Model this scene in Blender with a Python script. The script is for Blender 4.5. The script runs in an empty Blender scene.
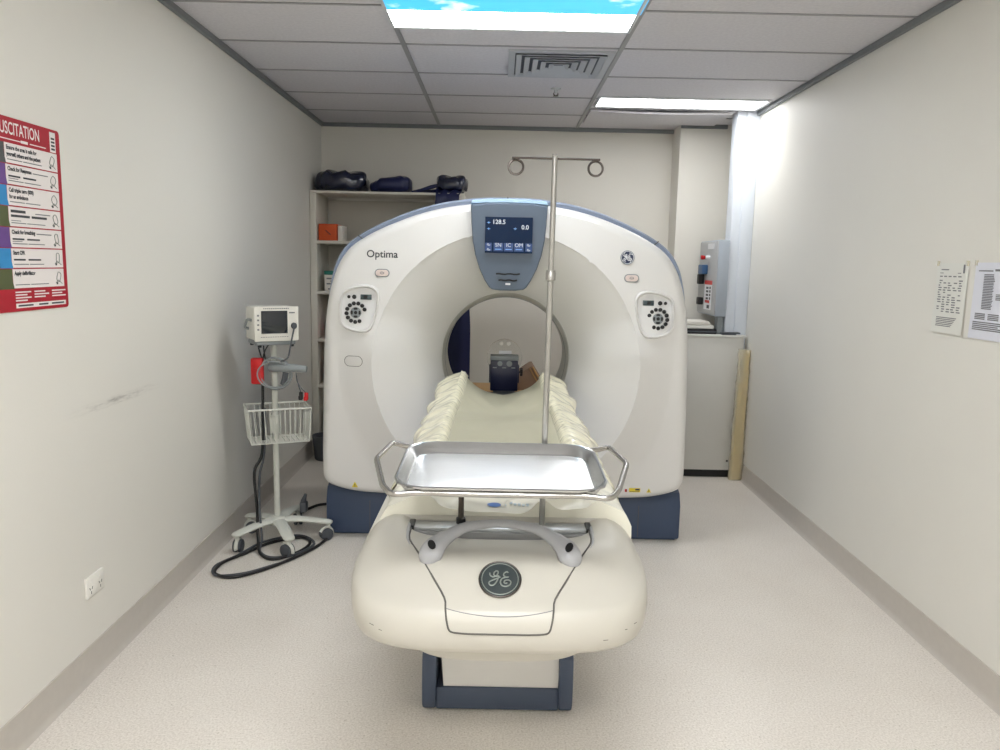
import bpy, bmesh, math, random
from math import sin, cos, pi, radians, sqrt, atan2
from mathutils import Vector, Matrix, noise
from mathutils.bvhtree import BVHTree

random.seed(7)
SC = bpy.context.scene
COL = SC.collection

# ------------------------------------------------------------------ materials
def srgb(r, g, b):
    f = lambda c: (c / 255.0) / 12.92 if c / 255.0 <= 0.04045 else ((c / 255.0 + 0.055) / 1.055) ** 2.4
    return (f(r), f(g), f(b), 1.0)

def mat(name, col, rough=0.5, metal=0.0, bump=0.0, bscale=200.0, vary=0.0, vscale=8.0, coat=0.0, spec=0.5,
        trans=0.0, alpha=1.0, emit=None, estr=0.0, stretch=None, ior=1.45):
    m = bpy.data.materials.new(name); m.use_nodes = True
    nt = m.node_tree; b = nt.nodes['Principled BSDF']
    b.inputs['Base Color'].default_value = col
    b.inputs['Roughness'].default_value = rough
    b.inputs['Metallic'].default_value = metal
    b.inputs['Coat Weight'].default_value = coat
    b.inputs['Specular IOR Level'].default_value = spec
    b.inputs['Transmission Weight'].default_value = trans
    b.inputs['IOR'].default_value = ior
    b.inputs['Alpha'].default_value = alpha
    if emit is not None:
        b.inputs['Emission Color'].default_value = emit
        b.inputs['Emission Strength'].default_value = estr
    tc = nt.nodes.new('ShaderNodeTexCoord'); mp = nt.nodes.new('ShaderNodeMapping')
    nt.links.new(tc.outputs['Object'], mp.inputs['Vector'])
    if stretch: mp.inputs['Scale'].default_value = stretch
    if vary > 0:
        n = nt.nodes.new('ShaderNodeTexNoise'); n.inputs['Scale'].default_value = vscale
        n.inputs['Detail'].default_value = 4
        nt.links.new(mp.outputs['Vector'], n.inputs['Vector'])
        mx = nt.nodes.new('ShaderNodeMix'); mx.data_type = 'RGBA'
        mx.inputs[6].default_value = tuple(c * (1 - vary) for c in col[:3]) + (1,)
        mx.inputs[7].default_value = tuple(min(1, c * (1 + vary)) for c in col[:3]) + (1,)
        nt.links.new(n.outputs['Fac'], mx.inputs[0]); nt.links.new(mx.outputs[2], b.inputs['Base Color'])
    if bump > 0:
        n2 = nt.nodes.new('ShaderNodeTexNoise'); n2.inputs['Scale'].default_value = bscale
        n2.inputs['Detail'].default_value = 3
        nt.links.new(mp.outputs['Vector'], n2.inputs['Vector'])
        bp = nt.nodes.new('ShaderNodeBump'); bp.inputs['Strength'].default_value = bump
        bp.inputs['Distance'].default_value = 0.003
        nt.links.new(n2.outputs['Fac'], bp.inputs['Height']); nt.links.new(bp.outputs['Normal'], b.inputs['Normal'])
    return m

M = {}
M['wall'] = mat('wall_paint', srgb(227, 225, 218), 0.55, bump=0.08, bscale=120, vary=0.02, vscale=3)
M['wall_far'] = mat('far_wall_paint', srgb(224, 221, 213), 0.6, bump=0.08, bscale=120, vary=0.02, vscale=3)
M['skirt'] = mat('skirting_vinyl', srgb(194, 188, 180), 0.55, bump=0.05, vary=0.05, vscale=30)
M['white'] = mat('white_plastic', srgb(223, 222, 220), 0.32, bump=0.02, bscale=60, vary=0.012, vscale=3)
M['table_white'] = mat('table_shell_plastic', srgb(191, 188, 179), 0.33, bump=0.03, bscale=40, vary=0.03, vscale=5)
M['blue_band'] = mat('blue_grey_band', srgb(146, 158, 180), 0.28, vary=0.02, coat=0.2)
M['slate'] = mat('slate_blue_plastic', srgb(96, 109, 126), 0.4, bump=0.03, vary=0.03)
M['cap'] = mat('pale_blue_cap', srgb(172, 200, 226), 0.3, vary=0.02)
M['navy_foot'] = mat('navy_plastic', srgb(60, 74, 100), 0.42, bump=0.03, vary=0.05)
M['slate_foot'] = mat('slate_foot_plastic', srgb(74, 85, 106), 0.45, bump=0.03, vary=0.05)
M['liner'] = mat('bore_liner_plastic', srgb(196, 196, 190), 0.4, vary=0.02)
M['seam'] = mat('dark_seam', srgb(92, 90, 86), 0.7, vary=0.05)
M['black'] = mat('black_rubber', srgb(24, 24, 26), 0.5, vary=0.1, bump=0.03)
M['black_cable'] = mat('black_cable_rubber', srgb(32, 32, 34), 0.4, vary=0.1)
M['steel'] = mat('brushed_steel', srgb(176, 174, 170), 0.24, metal=1.0, bump=0.05, bscale=30, stretch=(1, 30, 1))
M['tray_steel_lit'] = mat('tray_steel_lit', srgb(244, 245, 246), 0.34, metal=.88, bump=0.22, bscale=9, stretch=(1.5, 22, 1), vary=0.05)  # tray floor: its bright reflection is put into the steel colour
M['wall_steel_shaded'] = mat('rim_steel_shaded', srgb(200, 202, 202), 0.26, metal=1.0, bump=0.05, bscale=20, vary=0.04)  # same tray's rim and walls, their shade put in as a darker steel
M['pole_steel'] = mat('pole_steel', srgb(170, 169, 166), 0.3, metal=1.0, vary=0.04, vscale=20)
M['dark_steel'] = mat('dark_wire', srgb(92, 86, 82), 0.35, metal=1.0, vary=0.04)
M['grey_handle'] = mat('grey_handle_plastic', srgb(168, 169, 173), 0.38, bump=0.02, vary=0.03, coat=0.15)
M['alu'] = mat('aluminium', srgb(190, 194, 198), 0.3, metal=0.8, vary=0.03)
M['cushion'] = mat('grey_green_vinyl', srgb(198, 195, 172), 0.28, bump=0.12, bscale=18, vary=0.05, vscale=5)
M['cover'] = mat('clear_cream_vinyl', srgb(236, 232, 208), 0.18, bump=0.08, bscale=22, vary=0.04, vscale=6, coat=0.5)
M['white_vinyl'] = mat('white_vinyl', srgb(236, 234, 220), 0.26, bump=0.12, bscale=14, vary=0.03)
M['screen'] = mat('dark_screen', srgb(20, 36, 62), 0.25, spec=.15, vary=0.05, emit=srgb(26, 42, 66), estr=0.1)
M['screen_text'] = mat('screen_text', srgb(120, 124, 128), 0.4, emit=srgb(225, 235, 245), estr=0.36, vary=0.01)
M['screen_blue'] = mat('screen_blue', srgb(120, 165, 220), 0.4, emit=srgb(90, 140, 205), estr=0.2, vary=0.01)
M['screen_btn'] = mat('screen_button', srgb(38, 62, 104), 0.3, emit=srgb(34, 60, 110), estr=0.2, vary=0.02)
M['ink'] = mat('dark_ink', srgb(58, 60, 66), 0.5, vary=0.05)
M['inkgrey'] = mat('grey_ink', srgb(120, 120, 124), 0.6, vary=0.08)
M['badge_dark'] = mat('badge_dark', srgb(52, 60, 62), 0.25, vary=0.1, coat=0.4)
M['badge_navy'] = mat('badge_navy', srgb(46, 56, 84), 0.3, vary=0.05)
M['badge_line'] = mat('badge_lines', srgb(132, 138, 132), 0.3, metal=0.5, vary=0.05)
M['badge_white'] = mat('badge_white', srgb(230, 232, 236), 0.4, vary=0.02)
M['plate'] = mat('control_plate', srgb(226, 226, 226), 0.4, vary=0.02)
M['btn_pale'] = mat('pale_button', srgb(226, 210, 204), 0.4, vary=0.02)
M['lcd'] = mat('grey_lcd', srgb(60, 74, 78), 0.2, vary=0.1)
M['yellow'] = mat('yellow_label', srgb(226, 205, 60), 0.5, vary=0.05)
M['red'] = mat('red_plastic', srgb(196, 28, 32), 0.4, vary=0.05)
M['red_print'] = mat('red_print', srgb(168, 16, 38), 0.5, vary=0.03)
M['poster_white'] = mat('poster_white', srgb(234, 228, 226), 0.5, vary=0.02)
M['p_blue'] = mat('poster_blue', srgb(50, 140, 200), 0.5, vary=0.03)
M['p_violet'] = mat('poster_violet', srgb(104, 70, 140), 0.5, vary=0.03)
M['p_olive'] = mat('poster_olive', srgb(84, 92, 56), 0.5, vary=0.03)
M['p_grey'] = mat('poster_grey', srgb(80, 82, 82), 0.5, vary=0.03)
M['paper'] = mat('paper', srgb(226, 226, 220), 0.6, vary=0.02, bump=0.03)
M['paper_cool'] = mat('cool_paper', srgb(222, 224, 234), 0.6, vary=0.02, bump=0.03)
M['navy_cloth'] = mat('navy_vinyl_cloth', srgb(22, 30, 74), 0.42, bump=0.2, bscale=30, vary=0.15)
M['navy_bag'] = mat('navy_plastic_bag', srgb(28, 34, 58), 0.2, bump=0.5, bscale=25, vary=0.2, coat=0.5)
M['shelf'] = mat('shelf_laminate', srgb(214, 210, 200), 0.5, vary=0.03)
M['shelf_back'] = mat('shelf_back_board', srgb(190, 186, 176), 0.6, vary=0.04)
M['orange'] = mat('orange_card', srgb(206, 84, 34), 0.55, vary=0.05)
M['card_white'] = mat('white_card', srgb(220, 216, 208), 0.6, vary=0.04)
M['green'] = mat('green_card', srgb(50, 124, 110), 0.55, vary=0.05)
M['brown'] = mat('brown_card', srgb(168, 104, 78), 0.6, vary=0.08)
M['dark_grey'] = mat('dark_grey_plastic', srgb(78, 82, 88), 0.5, vary=0.06)
M['mid_grey'] = mat('mid_grey_plastic', srgb(140, 146, 148), 0.45, vary=0.04)
M['cart_white'] = mat('cart_white_metal', srgb(206, 208, 200), 0.4, vary=0.03)
M['monitor_white'] = mat('monitor_white', srgb(224, 222, 214), 0.4, vary=0.02)
M['mon_screen'] = mat('monitor_glass', srgb(22, 30, 40), 0.1, vary=0.05, coat=0.5)
M['clear'] = mat('clear_acrylic', srgb(240, 242, 240), 0.05, trans=0.9, alpha=0.35, ior=1.2, vary=0.01)
M['phantom_black'] = mat('navy_black_box', srgb(20, 26, 60), 0.35, vary=0.15, coat=0.2)
M['tan'] = mat('tan_wood', srgb(190, 150, 100), 0.5, vary=0.12, vscale=6, stretch=(1, 12, 1))
M['wedge'] = mat('brown_fabric', srgb(140, 116, 98), 0.7, bump=0.2, vary=0.08)
M['ceil_trim'] = mat('ceiling_trim', srgb(120, 124, 126), 0.5, vary=0.04)
M['tbar'] = mat('ceiling_bar', srgb(150, 150, 152), 0.5, vary=0.03)
M['vent'] = mat('vent_metal', srgb(176, 180, 186), 0.45, vary=0.03)
M['vent_dark'] = mat('vent_dark', srgb(84, 87, 94), 0.8, vary=0.05)
M['pillar'] = mat('pillar_paint', srgb(214, 220, 228), 0.45, vary=0.02)
M['cabinet'] = mat('cabinet_white', srgb(214, 213, 208), 0.4, vary=0.02)
M['ebox'] = mat('grey_enclosure', srgb(168, 176, 186), 0.45, vary=0.03)
M['ebox_face'] = mat('enclosure_face', srgb(176, 178, 180), 0.45, vary=0.03)
M['foam'] = mat('yellow_foam', srgb(214, 186, 104), 0.6, vary=0.12, vscale=12)
M['film'] = mat('plastic_film', srgb(238, 230, 204), 0.15, alpha=0.42, bump=0.5, bscale=20, vary=0.05, coat=0.6)
M['socket'] = mat('socket_white', srgb(240, 238, 232), 0.35, vary=0.01)
M['light_frame'] = mat('light_frame', srgb(205, 208, 210), 0.4, vary=0.02)
LIGHT_STR = 9.0
M['diffuser_dim'] = mat('lit_diffuser_dim', srgb(250, 250, 250), 0.5, emit=(0.985, 0.99, 0.985, 1), estr=LIGHT_STR * .75, vary=0.01)
M['diffuser'] = mat('lit_diffuser', srgb(250, 250, 250), 0.5, emit=(0.985, 0.99, 0.99, 1), estr=LIGHT_STR, vary=0.01)

def floor_material():
    m = bpy.data.materials.new('speckled_vinyl'); m.use_nodes = True
    nt = m.node_tree; b = nt.nodes['Principled BSDF']; b.inputs['Roughness'].default_value = 0.42
    tc = nt.nodes.new('ShaderNodeTexCoord')
    def noise(sc, det, rough=0.6):
        n = nt.nodes.new('ShaderNodeTexNoise'); n.inputs['Scale'].default_value = sc
        n.inputs['Detail'].default_value = det; n.inputs['Roughness'].default_value = rough
        nt.links.new(tc.outputs['Object'], n.inputs['Vector']); return n
    n1 = noise(140, 5, 0.7); n2 = noise(2.2, 3); n3 = noise(70, 2)
    r1 = nt.nodes.new('ShaderNodeValToRGB')
    e = r1.color_ramp.elements
    e[0].position = 0.34; e[0].color = srgb(207, 200, 191)
    e[1].position = 0.60; e[1].color = srgb(238, 233, 226)
    nt.links.new(n1.outputs['Fac'], r1.inputs['Fac'])
    r2 = nt.nodes.new('ShaderNodeValToRGB'); e = r2.color_ramp.elements
    e[0].position = 0.3; e[0].color = (0.93, 0.92, 0.91, 1); e[1].position = 0.7; e[1].color = (1, 1, 1, 1)
    nt.links.new(n2.outputs['Fac'], r2.inputs['Fac'])
    mx = nt.nodes.new('ShaderNodeMix'); mx.data_type = 'RGBA'; mx.blend_type = 'MULTIPLY'; mx.inputs[0].default_value = 1
    nt.links.new(r1.outputs['Color'], mx.inputs[6]); nt.links.new(r2.outputs['Color'], mx.inputs[7])
    r3 = nt.nodes.new('ShaderNodeValToRGB'); e = r3.color_ramp.elements
    e[0].position = 0.27; e[0].color = (0.80, 0.78, 0.75, 1); e[1].position = 0.33; e[1].color = (1, 1, 1, 1)
    nt.links.new(n3.outputs['Fac'], r3.inputs['Fac'])
    mx2 = nt.nodes.new('ShaderNodeMix'); mx2.data_type = 'RGBA'; mx2.blend_type = 'MULTIPLY'; mx2.inputs[0].default_value = 1
    nt.links.new(mx.outputs[2], mx2.inputs[6]); nt.links.new(r3.outputs['Color'], mx2.inputs[7])
    nt.links.new(mx2.outputs[2], b.inputs['Base Color'])
    bp = nt.nodes.new('ShaderNodeBump'); bp.inputs['Strength'].default_value = 0.08; bp.inputs['Distance'].default_value = 0.002
    nt.links.new(n1.outputs['Fac'], bp.inputs['Height']); nt.links.new(bp.outputs['Normal'], b.inputs['Normal'])
    return m
M['floor'] = floor_material()

def ceiling_material():
    m = bpy.data.materials.new('ceiling_tile'); m.use_nodes = True
    nt = m.node_tree; b = nt.nodes['Principled BSDF']; b.inputs['Roughness'].default_value = 0.8
    tc = nt.nodes.new('ShaderNodeTexCoord')
    n = nt.nodes.new('ShaderNodeTexNoise'); n.inputs['Scale'].default_value = 60; n.inputs['Detail'].default_value = 6
    nt.links.new(tc.outputs['Object'], n.inputs['Vector'])
    r = nt.nodes.new('ShaderNodeValToRGB'); e = r.color_ramp.elements
    e[0].position = 0.3; e[0].color = srgb(202, 200, 205); e[1].position = 0.7; e[1].color = srgb(213, 211, 215)
    nt.links.new(n.outputs['Fac'], r.inputs['Fac']); nt.links.new(r.outputs['Color'], b.inputs['Base Color'])
    bp = nt.nodes.new('ShaderNodeBump'); bp.inputs['Strength'].default_value = 0.15; bp.inputs['Distance'].default_value = 0.002
    nt.links.new(n.outputs['Fac'], bp.inputs['Height']); nt.links.new(bp.outputs['Normal'], b.inputs['Normal'])
    return m
M['ceiling'] = ceiling_material()

def sky_panel_material():
    m = bpy.data.materials.new('sky_print_diffuser'); m.use_nodes = True
    nt = m.node_tree; b = nt.nodes['Principled BSDF']; b.inputs['Roughness'].default_value = 0.4
    tc = nt.nodes.new('ShaderNodeTexCoord')
    n = nt.nodes.new('ShaderNodeTexNoise'); n.inputs['Scale'].default_value = 3.5; n.inputs['Detail'].default_value = 5
    nt.links.new(tc.outputs['Object'], n.inputs['Vector'])
    r = nt.nodes.new('ShaderNodeValToRGB'); e = r.color_ramp.elements
    e[0].position = 0.58; e[0].color = srgb(70, 178, 232); e[1].position = 0.68; e[1].color = srgb(245, 250, 255)
    nt.links.new(n.outputs['Fac'], r.inputs['Fac'])
    nt.links.new(r.outputs['Color'], b.inputs['Base Color']); nt.links.new(r.outputs['Color'], b.inputs['Emission Color'])
    b.inputs['Emission Strength'].default_value = 0.55
    return m
M['sky_print'] = sky_panel_material()

def scuffed_wall_material():
    """Wall paint with a few dark rubbed scuff lines at their own place on the wall."""
    m = mat('scuffed_wall_paint', srgb(227, 225, 218), 0.55, bump=0.08, bscale=120)
    nt = m.node_tree; b = nt.nodes['Principled BSDF']
    tc = nt.nodes.new('ShaderNodeTexCoord')
    geo = nt.nodes.new('ShaderNodeNewGeometry')
    sep = nt.nodes.new('ShaderNodeSeparateXYZ'); nt.links.new(geo.outputs['Position'], sep.inputs[0])
    def math(op, a, bb=None, v=None):
        n = nt.nodes.new('ShaderNodeMath'); n.operation = op
        nt.links.new(a, n.inputs[0])
        if bb is not None: nt.links.new(bb, n.inputs[1])
        if v is not None: n.inputs[1].default_value = v
        return n.outputs[0]
    # scuffs run along the wall (y) near z = 0.97, between y = 2.6 and 3.3
    mp = nt.nodes.new('ShaderNodeMapping'); mp.inputs['Scale'].default_value = (1, 9.0, 60)
    nt.links.new(geo.outputs['Position'], mp.inputs['Vector'])
    n = nt.nodes.new('ShaderNodeTexNoise'); n.inputs['Scale'].default_value = 1.6; n.inputs['Detail'].default_value = 6
    n.inputs['Roughness'].default_value = 0.75
    nt.links.new(mp.outputs['Vector'], n.inputs['Vector'])
    def bandmask(o, c, h):
        d = math('ABSOLUTE', math('SUBTRACT', o, v=c)); k = math('DIVIDE', d, v=h)
        q = nt.nodes.new('ShaderNodeMath'); q.operation = 'SUBTRACT'; q.use_clamp = True
        q.inputs[0].default_value = 1.0; nt.links.new(k, q.inputs[1]); return q.outputs[0]
    mz = bandmask(sep.outputs['Z'], 0.975, 0.022); my = bandmask(sep.outputs['Y'], 2.92, 0.38)
    msk = math('MULTIPLY', mz, my)
    f = math('MULTIPLY', math('POWER', n.outputs['Fac'], v=6.0), msk)
    f = math('MULTIPLY', f, v=14.0)
    mx = nt.nodes.new('ShaderNodeMix'); mx.data_type = 'RGBA'
    fc = nt.nodes.new('ShaderNodeMath'); fc.operation = 'MINIMUM'; nt.links.new(f, fc.inputs[0]); fc.inputs[1].default_value = 0.6
    nt.links.new(fc.outputs[0], mx.inputs[0])
    mx.inputs[6].default_value = srgb(227, 225, 218); mx.inputs[7].default_value = srgb(120, 116, 110)
    nt.links.new(mx.outputs[2], b.inputs['Base Color'])
    return m
M['wall_scuffed'] = scuffed_wall_material()

# ------------------------------------------------------------------ mesh builder
class MB:
    def __init__(s): s.bm = bmesh.new(); s.mats = []; s.cur = 0
    def use(s, m):
        if m not in s.mats: s.mats.append(m)
        s.cur = s.mats.index(m); return s
    def _add(s, verts, faces):
        vs = [s.bm.verts.new(v) for v in verts]
        out = []
        for f in faces:
            try:
                fc = s.bm.faces.new([vs[i] for i in f]); fc.material_index = s.cur; out.append(fc)
            except ValueError: pass
        return vs, out
    def merge(s, tb, mtx=None):
        if mtx is not None: tb.transform(mtx)
        tb.verts.index_update()
        vs = [v.co.copy() for v in tb.verts]; fs = [[v.index for v in f.verts] for f in tb.faces]
        tb.free(); s._add(vs, fs); return s
    def box(s, x0, x1, y0, y1, z0, z1, bev=0.0, seg=2, mtx=None):
        tb = bmesh.new(); bmesh.ops.create_cube(tb, size=1)
        for v in tb.verts:
            v.co = Vector(((x0 + x1) / 2 + v.co.x * (x1 - x0), (y0 + y1) / 2 + v.co.y * (y1 - y0), (z0 + z1) / 2 + v.co.z * (z1 - z0)))
        if bev > 0: bmesh.ops.bevel(tb, geom=tb.edges[:], offset=bev, segments=seg, affect='EDGES', profile=0.5)
        return s.merge(tb, mtx)
    def tube(s, pts, r, n=10, closed=False, cap=True, sub=0, flat=None):
        P = [Vector(p) for p in pts]
        R = list(r) if isinstance(r, (list, tuple)) else [r] * len(P)
        if sub: P, R = catmull(P, R, sub, closed)
        m = len(P); rings = []
        def tang(i):
            if closed: return (P[(i + 1) % m] - P[i - 1]).normalized()
            a = P[max(0, i - 1)]; b = P[min(m - 1, i + 1)]; return (b - a).normalized()
        t0 = tang(0); up = Vector((0, 0, 1)) if abs(t0.z) < 0.9 else Vector((0, 1, 0))
        nrm = (up - t0 * up.dot(t0)).normalized()
        verts = []
        for i in range(m):
            t = tang(i); nrm = (nrm - t * nrm.dot(t)).normalized(); bi = t.cross(nrm)
            fl = flat if flat else 1.0
            for k in range(n):
                a = 2 * pi * k / n
                verts.append(P[i] + (nrm * cos(a) * fl + bi * sin(a)) * R[i])
        faces = []
        for i in range(m if closed else m - 1):
            j = (i + 1) % m
            for k in range(n):
                faces.append([i * n + k, i * n + (k + 1) % n, j * n + (k + 1) % n, j * n + k])
        if cap and not closed:
            faces.append(list(range(n))[::-1]); faces.append([(m - 1) * n + k for k in range(n)])
        s._add(verts, faces); return s
    def cyl(s, p0, p1, r0, r1=None, n=24):
        return s.tube([p0, p1], [r0, r0 if r1 is None else r1], n=n)
    def lathe(s, prof, c=(0, 0, 0), axis='z', n=32, cap=True):
        verts = []; faces = []; c = Vector(c)
        for (r, h) in prof:
            for k in range(n):
                a = 2 * pi * k / n
                if axis == 'z': v = Vector((r * cos(a), r * sin(a), h))
                elif axis == 'y': v = Vector((r * cos(a), h, r * sin(a)))
                else: v = Vector((h, r * cos(a), r * sin(a)))
                verts.append(c + v)
        for i in range(len(prof) - 1):
            for k in range(n):
                faces.append([i * n + k, i * n + (k + 1) % n, (i + 1) * n + (k + 1) % n, (i + 1) * n + k])
        if cap:
            faces.append(list(range(n))); faces.append([(len(prof) - 1) * n + k for k in range(n)])
        s._add(verts, faces); return s
    def prism(s, poly, d0, d1, fn, bev=0.0):
        """poly: 2d points; fn(u, v, d) -> 3d"""
        n = len(poly)
        tb = bmesh.new()
        a = [tb.verts.new(fn(u, v, d0)) for u, v in poly]; b = [tb.verts.new(fn(u, v, d1)) for u, v in poly]
        tb.faces.new(a[::-1]); tb.faces.new(b)
        for i in range(n): tb.faces.new([a[i], a[(i + 1) % n], b[(i + 1) % n], b[i]])
        if bev > 0:
            ed = [e for e in tb.edges if (e.verts[0] in a) == (e.verts[1] in a)]
            bmesh.ops.bevel(tb, geom=ed, offset=bev, segments=2, affect='EDGES', profile=0.5)
        return s.merge(tb)
    def loft(s, rings, closed=True, cap0=False, cap1=False):
        n = len(rings[0]); verts = [v for r in rings for v in r]; faces = []
        for i in range(len(rings) - 1):
            for k in range(n if closed else n - 1):
                faces.append([i * n + k, i * n + (k + 1) % n, (i + 1) * n + (k + 1) % n, (i + 1) * n + k])
        if cap0: faces.append(list(range(n))[::-1])
        if cap1: faces.append([(len(rings) - 1) * n + k for k in range(n)])
        s._add(verts, faces); return s
    def text(s, body, size, mtx, align='LEFT', bold=0.0, squash=1.0):
        cu = bpy.data.curves.new('lettering', 'FONT'); cu.body = body; cu.size = size; cu.align_x = align; cu.offset = bold
        cu.resolution_u = 3
        o = bpy.data.objects.new('lettering', cu); COL.objects.link(o)
        dg = bpy.context.evaluated_depsgraph_get(); me = bpy.data.meshes.new_from_object(o.evaluated_get(dg))
        tb = bmesh.new(); tb.from_mesh(me); bpy.data.objects.remove(o); bpy.data.curves.remove(cu); bpy.data.meshes.remove(me)
        return s.merge(tb, mtx @ Matrix.Diagonal((squash, 1, 1, 1)))
    def build(s, name, m=None, parent=None, smooth=38, fixn=True, origin=None):
        bm = s.bm
        bmesh.ops.remove_doubles(bm, verts=bm.verts[:], dist=1e-6)
        if fixn: bmesh.ops.recalc_face_normals(bm, faces=bm.faces[:])
        xs = [v.co for v in bm.verts]
        lo = Vector([min(c[i] for c in xs) for i in range(3)]); hi = Vector([max(c[i] for c in xs) for i in range(3)])
        org = (lo + hi) / 2
        if parent is None: org.z = lo.z
        if origin is not None: org = Vector(origin)
        bm.transform(Matrix.Translation(-org))
        me = bpy.data.meshes.new(name); bm.to_mesh(me); bm.free()
        for p in me.polygons: p.use_smooth = True
        me.set_sharp_from_angle(angle=radians(smooth))
        if s.mats:
            for x in s.mats: me.materials.append(x)
        else: me.materials.append(m)
        o = bpy.data.objects.new(name, me); COL.objects.link(o)
        if parent is not None:
            o.parent = parent; o.location = org - wloc(parent)
        else: o.location = org
        return o

def wloc(o):
    v = Vector((0, 0, 0))
    while o is not None: v = v + o.location; o = o.parent
    return v

def catmull(P, R, sub, closed=False):
    n = len(P); oP = []; oR = []
    segs = n if closed else n - 1
    for i in range(segs):
        if closed: a, b, c, d = [(i + k) % n for k in (-1, 0, 1, 2)]
        else: a, b, c, d = max(0, i - 1), i, i + 1, min(n - 1, i + 2)
        for k in range(sub):
            t = k / sub; t2 = t * t; t3 = t2 * t
            f = lambda A, B, C_, D: 0.5 * (2 * B + (C_ - A) * t + (2 * A - 5 * B + 4 * C_ - D) * t2 + (3 * B - A - 3 * C_ + D) * t3)
            oP.append(f(P[a], P[b], P[c], P[d])); oR.append(f(R[a], R[b], R[c], R[d]))
    if not closed: oP.append(P[-1].copy() if hasattr(P[-1], 'copy') else P[-1]); oR.append(R[-1])
    return oP, oR

def thing(name, label, cat, loc, group=None):
    o = bpy.data.objects.new(name, None); COL.objects.link(o); o.location = loc; o.empty_display_size = 0.1
    return tag(o, label, cat, group)
def tag(o, label, cat, group=None):
    o['label'] = label; o['category'] = cat
    if group: o['group'] = group
    return o
def struct(o): o['kind'] = 'structure'; return o
def sstep(a, b, x):
    t = max(0.0, min(1.0, (x - a) / (b - a))); return t * t * (3 - 2 * t)

def frame_mtx(o, xa, ya):
    """matrix with local x along xa, local y along ya, at o"""
    xa = Vector(xa).normalized(); ya = Vector(ya); ya = (ya - xa * ya.dot(xa)).normalized(); za = xa.cross(ya)
    m = Matrix((xa, ya, za)).transposed().to_4x4(); m.translation = Vector(o); return m

# ------------------------------------------------------------------ room shell
XL, XR, H, YB, Y0 = -1.459, 1.79, 2.609, 6.39, -1.3
T = 0.12
struct(MB().box(XL - T, XR + T, Y0 - T, YB + T, -0.1, 0).build('floor', M['floor']))
struct(MB().box(XL - T, XR + T, Y0 - T, YB + T, H, H + 0.1).build('ceiling', M['ceiling']))
struct(MB().box(XL - T, XL, Y0, YB, 0, H).build('wall_left', M['wall_scuffed']))
struct(MB().box(XR, XR + T, Y0, YB, 0, H).build('wall_right', M['wall']))
struct(MB().box(XL - T, XR + T, YB, YB + T, 0, H).build('wall_back', M['wall_far']))
struct(MB().box(XL - T, XR + T, Y0 - T, Y0, 0, H).build('wall_front', M['wall']))
# nib wall stepping forward at the far right corner
struct(MB().box(1.365, XR, 6.13, YB, 0, H).build('wall_nib', M['wall_far']))
# coved skirting
def skirt(name, x, sgn, y0, y1):
    b = MB(); prof = [(0.022, 0.0), (0.012, 0.006), (0.006, 0.02), (0.004, 0.118), (0.0, 0.12)]
    rings = []
    for y in (y0, y1): rings.append([(x, y, 0.0)] + [(x + sgn * d, y, z) for d, z in prof])
    b.loft(rings, closed=True, cap0=True, cap1=True)
    struct(b.build(name, M['skirt'], smooth=60))
skirt('baseboard_left', XL, 1, Y0, 5.93); skirt('baseboard_right', XR, -1, Y0, 5.56)
struct(MB().box(XL, 1.365, YB - 0.008, YB, 0, 0.12).build('baseboard_back', M['skirt']))
# shadow-line angle where the ceiling meets the walls
struct(MB().box(XL, XL + 0.024, Y0, YB, H - 0.03, H, 0.003).build('trim_1', M['ceil_trim']))
struct(MB().box(XR - 0.024, XR, Y0, 5.58, H - 0.03, H, 0.003).build('trim_2', M['ceil_trim']))
struct(MB().box(XL, 1.365, YB - 0.024, YB, H - 0.03, H, 0.003).build('trim_3', M['ceil_trim']))
struct(MB().box(1.365, 1.72, 6.106, 6.13, H - 0.03, H, 0.003).build('trim_4', M['ceil_trim']))
# suspended ceiling grid
g = MB()
XG = [-0.512, 0.588]
YG = [4.085 + 0.588 * k for k in range(-9, 5)]
for x in XG: g.box(x - 0.012, x + 0.012, Y0, YB - 0.03, H - 0.006, H)
for y in YG:
    if Y0 < y < YB - 0.05: g.box(XL + 0.02, XR - 0.02, y - 0.008, y + 0.008, H - 0.004, H)
struct(g.build('trim_5', M['tbar']))
# one drooping tile edge by the pillar
s_ = MB()
s_.loft([[(0.61 + 1.0 * t, 5.60, H - 0.004 - 0.012 * sin(pi * t)), (0.61 + 1.0 * t, 5.60, H - 0.018 - 0.012 * sin(pi * t)), (0.61 + 1.0 * t, 6.1, H - 0.012), (0.61 + 1.0 * t, 6.1, H - 0.002)] for t in [i / 12 for i in range(13)]], closed=True, cap0=True, cap1=True)
struct(s_.build('trim_6', M['ceiling']))
# pillar: boxed metal casing in the right corner
p = MB()
p.box(1.635, XR - 0.001, 5.58, 5.71, 0, H - 0.001, 0.006)
p.box(1.70, XR - 0.001, 5.568, 5.581, 0, H - 0.001, 0.004)
struct(p.build('trim_7', M['pillar']))

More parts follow.
